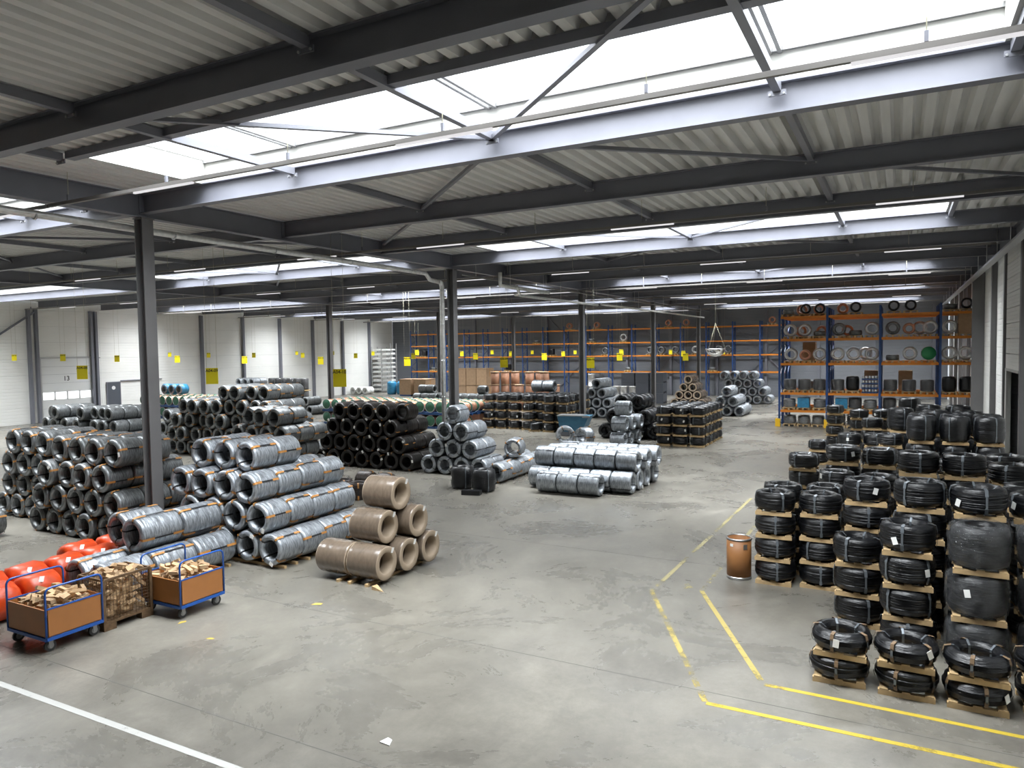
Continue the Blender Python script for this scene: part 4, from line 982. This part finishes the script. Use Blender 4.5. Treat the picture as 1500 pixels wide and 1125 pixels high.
for i, (x, y) in enumerate(((-43.1, 56.0), (-42.1, 56.2), (-42.6, 57.2))):
    MB().lathe([(0, 0), (.42, .02), (.45, .3), (.43, .7), (.45, 1.1), (.3, 1.25), (0, 1.2)], 12, wob=lambda j, a: .03 * math.sin(5 * a + j)).build('blue_sack', 'blue_plastic', loc=(x, y, 0), label='blue plastic covered bundle beside the big carton, %s of three' % ORD[i], cat='bundle', group='blue bundles')
def carton(x, y, z, w, dpt, h, label, mat='cardboard'):
    o = MB().box(-w/2, w/2, -dpt/2, dpt/2, .0, h).build('carton', mat, loc=(x, y, z), label=label, cat='carton')
    MB().box(-w/2 - .004, w/2 + .004, -.04, .04, h * .5, h + .004).build('tape', 'strap_orange', o); MB().box(-w/2 - .02, w/2 + .02, -dpt/2 - .02, dpt/2 + .02, h, h + .03).build('lid', mat, o)
    return o
carton(-40.2, 55.0, .12, 1.3, 1.6, 1.4, 'big brown carton near the blue bundles'); carton(-38.7, 55.2, .12, 1.3, 1.6, 1.4, 'big brown carton behind the grey coil stack')
for x, y in ((-40.2, 55.0), (-38.7, 55.2)): MB().box(-.6, .6, -.8, .8, .10, .12).box(-.6, .6, -.8, -.7, 0, .1).box(-.6, .6, .7, .8, 0, .1).box(-.6, .6, -.05, .05, 0, .1).build('blue_pallet', 'pallet_blue', loc=(x, y, 0), label='blue pallet under the big carton at ' + ('the bundles' if x < -40 else 'the coil stack'), cat='pallet')
for i in range(3):
    for t_ in range(2): carton(-31.1 + .95 * i, 50.0, t_ * 1.36, .9, 1.2, 1.3, 'brown carton behind the riser, %s along, %s tier' % (ORD[i], TIER[t_]))
# brown tubs
TUB = MB().lathe([(0, 0), (.29, 0), (.30, .05), (.30, .8), (.0, .8)], 18).mesh('brown_tub', 'brown_tub'); TUBL = MB().lathe([(0, 0), (.315, 0), (.315, .07), (0, .07)], 18).mesh('lid', 'cardboard')
for i in range(8):
    for t_ in range(3 if i not in (3, 7) else 2):
        o = put('brown_tub', TUB, None, (-25.0 + .64 * i, 44.2 + .3 * (i % 3), t_ * .875), label='brown cardboard tub behind black blocks, %s along, %s tier' % (ORD[i], TIER[t_]), cat='tub', group='brown cardboard tubs')
        put('lid', TUBL, o, (0, 0, .8))
pile('tubecoil', 'x', [(41.0, 0, -24.4, 3), (41.62, 0, -24.4, 3), (41.31, 1, -24.3, 3), (42.24, 0, -24.4, 3)], 'paper wrapped coil before brown tubs', 'paper coils before the tubs', T=.535, rev=False, ref='from the front', tagp=0, z0=.6) if False else None
# bright vertical spools
SPB = MB().lathe([(0, 0), (.25, 0), (.25, .03), (.22, .04), (.22, .76), (.25, .77), (.25, .8), (0, .8)], 18).mesh('bright_spool', 'bright_wire')
for i, (x, y, n) in enumerate(((-18.5, 46, 3), (-17.9, 46.2, 2), (-17.3, 46, 2), (-16.75, 46.1, 2), (-16.2, 46, 2), (-15.65, 46.1, 2), (-19.1, 46.1, 2))):
    for t_ in range(n): put('bright_spool', SPB, None, (x, y, t_ * .805), label='bright wire spool standing behind black coils, %s along, %s tier' % (ORD[i], TIER[t_]), cat='spool', group='bright spools')
# dark spool packs near the white wall
for i in range(6):
    for t_ in range(2):
        o = MB().lathe([(0, 0), (.33, 0), (.34, .1), (.34, .85), (.3, .92), (0, .92)], 14).build('spool_pack', 'black_wire', loc=(-46.3 + .72 * i, 44.0, t_ * 1.04 + .1), label='dark spool pack by the white wall, %s along, %s tier' % (ORD[i], TIER[t_]), cat='spool pack', group='dark spool packs')
        MB().lathe([(.345, .1), (.35, .5), (.345, .9), (.2, .94)], 14).build('film', 'white_film', o)
        MB().box(-.34, .34, -.34, .34, -.1, -.005).build('pallet_base', 'pallet_wood', o)
# dark pallets before the end rack
for i in range(3):
    for t_ in range(3): MB().box(-.5, .5, -.5, .5, .13, .75).box(-.5, .5, -.5, -.38, 0, .13).box(-.5, .5, .38, .5, 0, .13).box(-.5, .5, -.06, .06, 0, .13).build('dark_bale', 'door_grey', loc=(-18.0 + 1.1 * i, 52.5, t_ * .76), label='dark bale before the end rack, %s along, %s tier' % (ORD[i], TIER[t_]), cat='bale', group='dark bales')

# ---------------------------------------------------------------- pallet racks
def frame(root, x, y0, y1, h, w=.1):
    p = empty('upright_frame', parent=root); p.location = (x, y0, 0); d_ = y1 - y0
    for yy in (0, d_):
        MB().box(-w/2, w/2, yy - .04, yy + .04, 0, h).build('post', 'blue_rack', p)
    m = MB(); z = .3; s_ = 0; n = int((h - .5) / .55)
    for i in range(n):
        a, b_ = (0, d_) if i % 2 == 0 else (d_, 0); m.bar((0, a, z), (0, b_, z + .55), .03, .03); z += .55
    m.build('lattice_brace', 'blue_rack', p)
def rack(label, xs, y0, y1, levels, h, bh=.12, decks=()):
    r = empty('pallet_rack', (0, 0, 0), label=label, cat='pallet rack')
    for x in xs:
        if x < 3: frame(r, x, y0, y1, h)
    for i in range(len(xs) - 1):
        for z in levels:
            for yy in (y0 - .03, y1 + .03): MB().box(xs[i] + .06, xs[i + 1] - .06, yy - .03, yy + .03, z - bh, z).build('beam', 'orange_rack', r)
    return r
RX = [-5.5, -3.24, -.87, 1.66, 3.02]; LV = [.85, 1.75, 3.26, 4.50, 5.64]
r1 = rack('tall blue and orange pallet rack full of coils', RX, 39.6, 40.7, LV, 6.06)
r2 = rack('second blue and orange pallet rack behind the full one', RX, 41.0, 42.1, LV, 6.06)
rack('third blue and orange pallet rack deep behind the full one', RX[:4], 42.4, 43.4, LV, 6.06)
for i in range(4):
    for yy in (39.8, 40.03, 40.26, 40.49): MB().box(RX[i] + .06, RX[i + 1] - .06, yy - .1, yy + .1, LV[4] - .05, LV[4]).build('deck_bar', 'orange_rack', r1)
    for yy in (41.2, 41.43, 41.66, 41.89): MB().box(RX[i] + .06, RX[i + 1] - .06, yy - .1, yy + .1, LV[4] - .05, LV[4]).build('deck_bar', 'orange_rack', r2)
    for z in LV[:4]:
        for f_ in (.2, .5, .8):
            x = RX[i] + (RX[i + 1] - RX[i]) * f_; MB().box(x - .04, x + .04, 39.6, 40.7, z - .05, z - .001).build('support_bar', 'aluminium', r1)
for x in (-5.55, -3.23):
    g = MB().box(-.12, .12, -.02, .10, 0, .4).box(-.12, -.08, .10, .45, 0, .4).build('rack_guard', 'yellow_guard', loc=(x, 39.35, 0), label='yellow guard at the foot of the rack post ' + ('by the aisle' if x < -4 else 'second in'), cat='guard')
kind('ringbright', 'ring_coil', .325, .185, .42, 'bright_wire', None, rings=8, n=26, c=.08, variants=2)
kind('ringcopper', 'ring_coil', .28, .15, .42, 'copper_wire', None, rings=8, n=26, c=.08, variants=2)
kind('ringblack', 'ring_coil', .265, .155, .3, 'black_wire', None, rings=8, n=26, c=.08, variants=2)
kind('ringgreen', 'ring_coil', .325, .175, .42, 'dull_wire', None, rings=8, n=26, c=.09, variants=2)
kind('drumdark', 'standing_coil', .305, .12, .56, 'black_wire', None, rings=10, n=24, c=.07, variants=2)
kind('drumgrey', 'standing_coil', .30, .12, .44, 'dull_wire', None, rings=10, n=24, c=.07, variants=2)
kind('drumtall', 'standing_coil', .31, .12, .72, 'black_wire', None, rings=10, n=24, c=.14, variants=2)
kind('squat', 'standing_coil', .30, .15, .26, 'dull_wire', None, rings=8, n=24, c=.06, variants=2)
RPAL = MB().box(-.31, .31, -.4, .4, .085, .11).box(-.31, -.23, -.4, .4, 0, .085).box(-.04, .04, -.4, .4, 0, .085).box(.23, .31, -.4, .4, 0, .085).mesh('rack_pallet', 'pallet_wood')
DFILM = MB().lathe([(.305, -.25), (.32, -.1), (.318, .15), (.29, .255), (.12, .262)], 22, wob=lambda j, a: .006 * math.sin(7 * a + j)).mesh('plastic_film', 'white_film')
SHELF = ['floor level', 'lowest shelf', 'second shelf', 'third shelf', 'fourth shelf', 'top shelf']
WORDS = {'ringbright': 'bright ring coil', 'ringcopper': 'copper ring coil', 'ringblack': 'black ring coil', 'ringgreen': 'grey ring coil', 'drumdark': 'standing dark coil', 'drumgrey': 'standing grey coil', 'drumtall': 'tall standing dark coil', 'squat': 'squat grey coil'}
def rackx(a): return -5.5 + (a / 4.84 - 11) / 30.85
def stock(level, items, y=40.1, where='on the full rack'):
    z = 0 if level == 0 else LV[level - 1]
    for i, (a, key) in enumerate(items):
        x = rackx(a); lab = '%s, %s from the aisle' % (SHELF[level], ORD[i])
        if key in ('box', 'blue', 'spools'):
            nm = {'box': ('carton', 'cardboard', .62, .95), 'blue': ('blue_bundle', 'blue_plastic', .55, .5), 'spools': ('spool_tray', 'aluminium', .66, .1)}[key]
            if key == 'spools':
                for t_ in range(4):
                    o = MB().box(-.36, .36, -.4, .4, 0, .05).build('spool_tray', 'pallet_blue', loc=(x, y, z + .002 + t_ * .22), label='tray of small spools %s, %s, %s up' % (where, lab, ORD[t_]), cat='tray', group='spool trays')
                    for q in range(5): MB().lathe([(0, 0), (.06, 0), (.06, .14), (0, .14)], 10).build('small_spool', 'bright_wire', o, loc=(-.28 + .14 * q, -.3, .052))
                continue
            o = MB().box(-nm[2] / 2, nm[2] / 2, -.35, .35, 0, nm[3]).build(nm[0], nm[1], loc=(x, y, z + .115), label='%s %s, %s' % ('brown carton' if key == 'box' else 'blue wrapped bundle', where, lab), cat='carton' if key == 'box' else 'bundle')
            MB().box(-nm[2] / 2 - .003, nm[2] / 2 + .003, -.03, .03, .02, nm[3] + .003).build('strap', 'strap_black', o)
        else:
            K = KIND[key]; ring = key.startswith('ring')
            o = coil(key, (x, y - (.1 if ring else 0), z + .112 + (K['R'] + .002 if ring else K['L'] / 2 + .002)), 'y' if ring else 'z', '%s %s, %s' % (WORDS[key], where, lab), 'coils on the full rack', tagp=.0)
            if key in ('drumdark', 'drumgrey'): put('plastic_film', DFILM, o).scale = (1, 1, K['L'] / .512)
        put('rack_pallet', RPAL, None, (x, y, z + .001), (0, 0, 0), 'pallet %s, %s' % (where, lab), 'pallet', 'pallets on the full rack')
stock(5, [(110, 'squat'), (235, 'ringblack'), (336, 'ringblack'), (580, 'ringblack'), (830, 'ringblack'), (937, 'ringblack'), (1181, 'squat'), (1278, 'ringblack')])
stock(4, [(125, 'ringbright'), (228, 'ringbright'), (332, 'squat'), (468, 'ringgreen'), (580, 'squat'), (690, 'ringbright'), (825, 'ringgreen'), (928, 'ringcopper'), (1060, 'ringbright'), (1181, 'ringbright'), (1276, 'box')])
stock(3, [(130, 'ringbright'), (232, 'ringcopper'), (334, 'ringbright'), (460, 'ringbright'), (568, 'ringbright'), (690, 'ringbright'), (825, 'squat'), (935, 'ringbright'), (1052, 'ringbright'), (1181, 'ringbright'), (1278, 'ringbright')])
stock(2, [(122, 'drumdark'), (225, 'drumdark'), (333, 'drumdark'), (460, 'drumdark'), (562, 'drumtall'), (678, 'spools'), (812, 'drumdark'), (932, 'drumdark'), (1047, 'drumdark'), (1181, 'drumtall'), (1286, 'drumtall')])
stock(1, [(118, 'drumgrey'), (222, 'blue'), (336, 'drumgrey'), (488, 'blue'), (580, 'drumdark'), (682, 'drumgrey'), (808, 'drumdark'), (930, 'drumdark')])
stock(0, [(122, 'drumgrey'), (224, 'drumgrey'), (326, 'drumgrey'), (470, 'drumdark'), (570, 'drumdark')])
put('green_disc', MB().lathe([(0, 0), (.31, 0), (.31, .03), (0, .03)], 28).mesh('green_disc', 'disc_green'), None, (rackx(1052), 39.73, LV[2] + .44), (PI / 2, 0, 0), 'round green disc facing a coil on the third shelf', 'disc')
stock(5, [(185, 'ringcopper'), (310, 'ringcopper'), (480, 'ringcopper')], 41.5, 'on the rear rack')
stock(4, [(180, 'ringcopper'), (330, 'ringcopper'), (515, 'ringcopper'), (1000, 'ringbright')], 41.5, 'on the rear rack')
stock(3, [(240, 'box'), (640, 'ringbright')], 41.5, 'on the rear rack')
stock(2, [(250, 'drumgrey'), (680, 'box'), (910, 'box')], 41.5, 'on the rear rack')
# rack along the end wall
BX = [-44.05 + 2.135 * i for i in range(18)]; BL = [2.07, 3.47, 4.62, 5.80]
rack('long blue and orange rack along the end wall', BX, 60.55, 61.5, BL, 6.15, bh=.1)
def onwall(items):
    for i, (px, lv, key) in enumerate(items):
        bi = min(range(17), key=lambda q: abs(BX[q] + 1.067 - px)); cx = BX[bi] + 1.067; x = cx + max(-.66, min(.66, px - cx)); z = BL[lv]; K = KIND[key]; ring = key.startswith('ring')
        put('rack_pallet', RPAL, None, (x, 60.95, z + .001), (0, 0, 0), 'pallet on the end wall rack, under its %s coil from the corner' % ORD[i], 'pallet', 'pallets on the end wall rack')
        coil(key, (x, 60.9, z + .114 + (K['R'] if ring else K['L'] / 2)), 'y' if ring else 'z', '%s on the end wall rack, %s from the corner' % (WORDS[key], ORD[i]), 'coils on the end wall rack', tagp=0)
onwall([(-43.4, 2 - 1, 'drumgrey'), (-42.6, 1, 'drumdark'), (-41.8, 0, 'squat'), (-33.0, 0, 'drumdark'), (-29.9, 2, 'squat'), (-28.4, 1, 'drumdark'), (-26.9, 3, 'ringcopper'), (-25.3, 0, 'drumdark'), (-24.6, 2, 'squat'), (-23.9, 3, 'ringcopper'), (-22.9, 1, 'ringgreen'), (-21.4, 2, 'ringbright'),
        (-20.6, 0, 'squat'), (-19.0, 1, 'ringgreen'), (-18.2, 1, 'ringgreen'), (-17.4, 3, 'ringcopper'), (-16.8, 1, 'ringgreen'), (-15.9, 3, 'ringcopper'), (-15.1, 1, 'ringbright'), (-14.0, 0, 'squat'), (-13.2, 1, 'ringgreen'), (-12.4, 1, 'ringgreen'), (-9.0, 3, 'ringcopper'), (-8.0, 1, 'ringgreen'), (-7.2, 2, 'drumgrey')])

# ---------------------------------------------------------------- hanging signs
def sign(x, y, z, h, txt, label):
    w = h * .76; a = math.atan2(-x, y) * .55
    o = MB().box(-w/2, w/2, -.004, .004, -h/2, h/2).build('hanging_sign', 'sign_yellow', loc=(x, y, z), rot=(0, 0, a), label=label, cat='sign', group='yellow location signs')
    q = put('lettering', lettering(txt, .13, 'sign_ink'), o, (0, -.006, h * .33), (PI / 2, 0, 0)); q.scale = (h * 2,) * 3
    for s_ in (-1, 1): MB().tube([(s_ * w * .42, 0, h/2 - .01), (s_ * w * .42, 0, (8.04 if any(x0_ < x < x1_ for x0_, x1_ in OPEN) and (y - Y0) % 12 > 9.2 else 7.7) - z)], .004, 4).build('hanging_wire', 'wire_cable', o)
SIGNS = [
 (-46.9, 24.35, 4.12, 0.369, 'A04-06', 'yellow hanging location sign reading A04-06'),
 (-46.9, 27.22, 4.07, 0.434, 'A04-07', 'yellow hanging location sign reading A04-07'),
 (-26.41, 16.0, 3.58, 0.5, 'A04-08', 'yellow hanging location sign reading A04-08'),
 (-46.9, 30.83, 3.94, 0.44, 'A03-07', 'yellow hanging location sign reading A03-07'),
 (-46.9, 34.87, 4.15, 0.323, 'A02-07', 'yellow hanging location sign reading A02-07'),
 (-45.78, 34.64, 3.82, 0.5, 'A03-08', 'yellow hanging location sign reading A03-08'),
 (-46.9, 38.24, 4.06, 0.367, 'A02-08', 'yellow hanging location sign reading A02-08'),
 (-40.33, 35.86, 3.71, 0.5, 'A03-09', 'yellow hanging location sign reading A03-09'),
 (-46.9, 42.67, 3.99, 0.393, 'A02-09', 'yellow hanging location sign reading A02-09'),
 (-46.9, 47.5, 4.1, 0.319, 'A01-09', 'yellow hanging location sign reading A01-09'),
 (-46.9, 48.21, 3.9, 0.437, 'A02-10', 'yellow hanging location sign reading A02-10'),
 (-33.42, 35.96, 3.62, 0.5, 'A03-10', 'yellow hanging location sign reading A03-10'),
 (-18.91, 15.52, 3.5, 0.5, 'A04-09', 'yellow hanging location sign reading A04-09'),
 (-13.92, 15.72, 3.46, 0.5, 'A04-10', 'yellow hanging location sign reading A04-10'),
 (-46.9, 52.11, 4.05, 0.352, 'A01-10', 'yellow hanging location sign reading A01-10'),
 (-46.9, 55.34, 3.75, 0.467, 'A02-11', 'yellow hanging location sign reading A02-11'),
 (-46.25, 57.2, 3.94, 0.407, 'A01-11', 'yellow hanging location sign reading A01-11'),
 (-24.49, 33.28, 3.58, 0.5, 'A05-08', 'yellow hanging location sign reading A05-08'),
 (-37.9, 52.4, 3.69, 0.5, 'A05-07', 'yellow hanging location sign reading A05-07'),
 (-41.63, 58.18, 3.97, 0.5, 'A05-06', 'yellow hanging location sign reading A05-06'),
 (-37.73, 60.2, 3.79, 0.466, 'A06-07', 'yellow hanging location sign reading A06-07'),
 (-29.5, 49.08, 3.65, 0.5, 'A06-08', 'yellow hanging location sign reading A06-08'),
 (-34.33, 60.2, 3.9, 0.391, 'A07-07', 'yellow hanging location sign reading A07-07'),
 (-17.06, 31.07, 3.55, 0.5, 'A06-09', 'yellow hanging location sign reading A06-09'),
 (-32.31, 60.2, 3.73, 0.45, 'A07-08', 'yellow hanging location sign reading A07-08'),
 (-30.06, 60.2, 3.85, 0.348, 'A08-08', 'yellow hanging location sign reading A08-08'),
 (-22.99, 48.01, 3.59, 0.5, 'A07-09', 'yellow hanging location sign reading A07-09'),
 (-26.92, 60.2, 3.67, 0.433, 'A08-09', 'yellow hanging location sign reading A08-09'),
 (-25.76, 60.2, 3.8, 0.337, 'A09-09', 'yellow hanging location sign reading A09-09'),
 (-12.99, 32.2, 3.48, 0.5, 'A06-10', 'yellow hanging location sign reading A06-10'),
 (-16.48, 46.01, 3.56, 0.5, 'A08-10', 'yellow hanging location sign reading A08-10'),
 (-21.4, 60.2, 3.76, 0.475, 'A09-10', 'yellow hanging location sign reading A09-10'),
 (-17.05, 60.2, 3.72, 0.373, 'A10-10', 'yellow hanging location sign reading A10-10'),
 (-15.97, 60.2, 3.58, 0.456, 'A10-09', 'yellow hanging location sign reading A10-09'),
 (-13.21, 50.37, 3.45, 0.5, 'A09-11', 'yellow hanging location sign reading A09-11'),
 (-12.7, 60.2, 3.67, 0.333, 'A10-11', 'yellow hanging location sign reading A10-11')]
for (x, y, z, h, txt, lab) in SIGNS: sign(x, y, z, h, txt, lab)
# convex dome mirror
m = empty('dome_mirror', (-7.64, 34.52, 4.05), label='half round dome mirror hanging over the aisle', cat='mirror')
MB().lathe([(.45 * math.cos(t * PI / 20), -.36 * math.sin(t * PI / 20)) for t in range(10)] + [(.01, -.36)], 28).build('dome', 'mirror_chrome', m)
MB().lathe([(.44, -.01), (.47, -.01), (.47, .02), (.44, .02)], 28, closed=True).build('rim', 'aluminium', m)
for i in range(3):
    a = i * 2 * PI / 3; MB().tube([(.45 * math.cos(a), .45 * math.sin(a), .02), (0, 0, 1.2)], .006, 4).build('chain', 'wire_cable', m)
MB().tube([(0, 0, 1.2), (0, 0, 3.65)], .006, 4).build('chain', 'wire_cable', m)
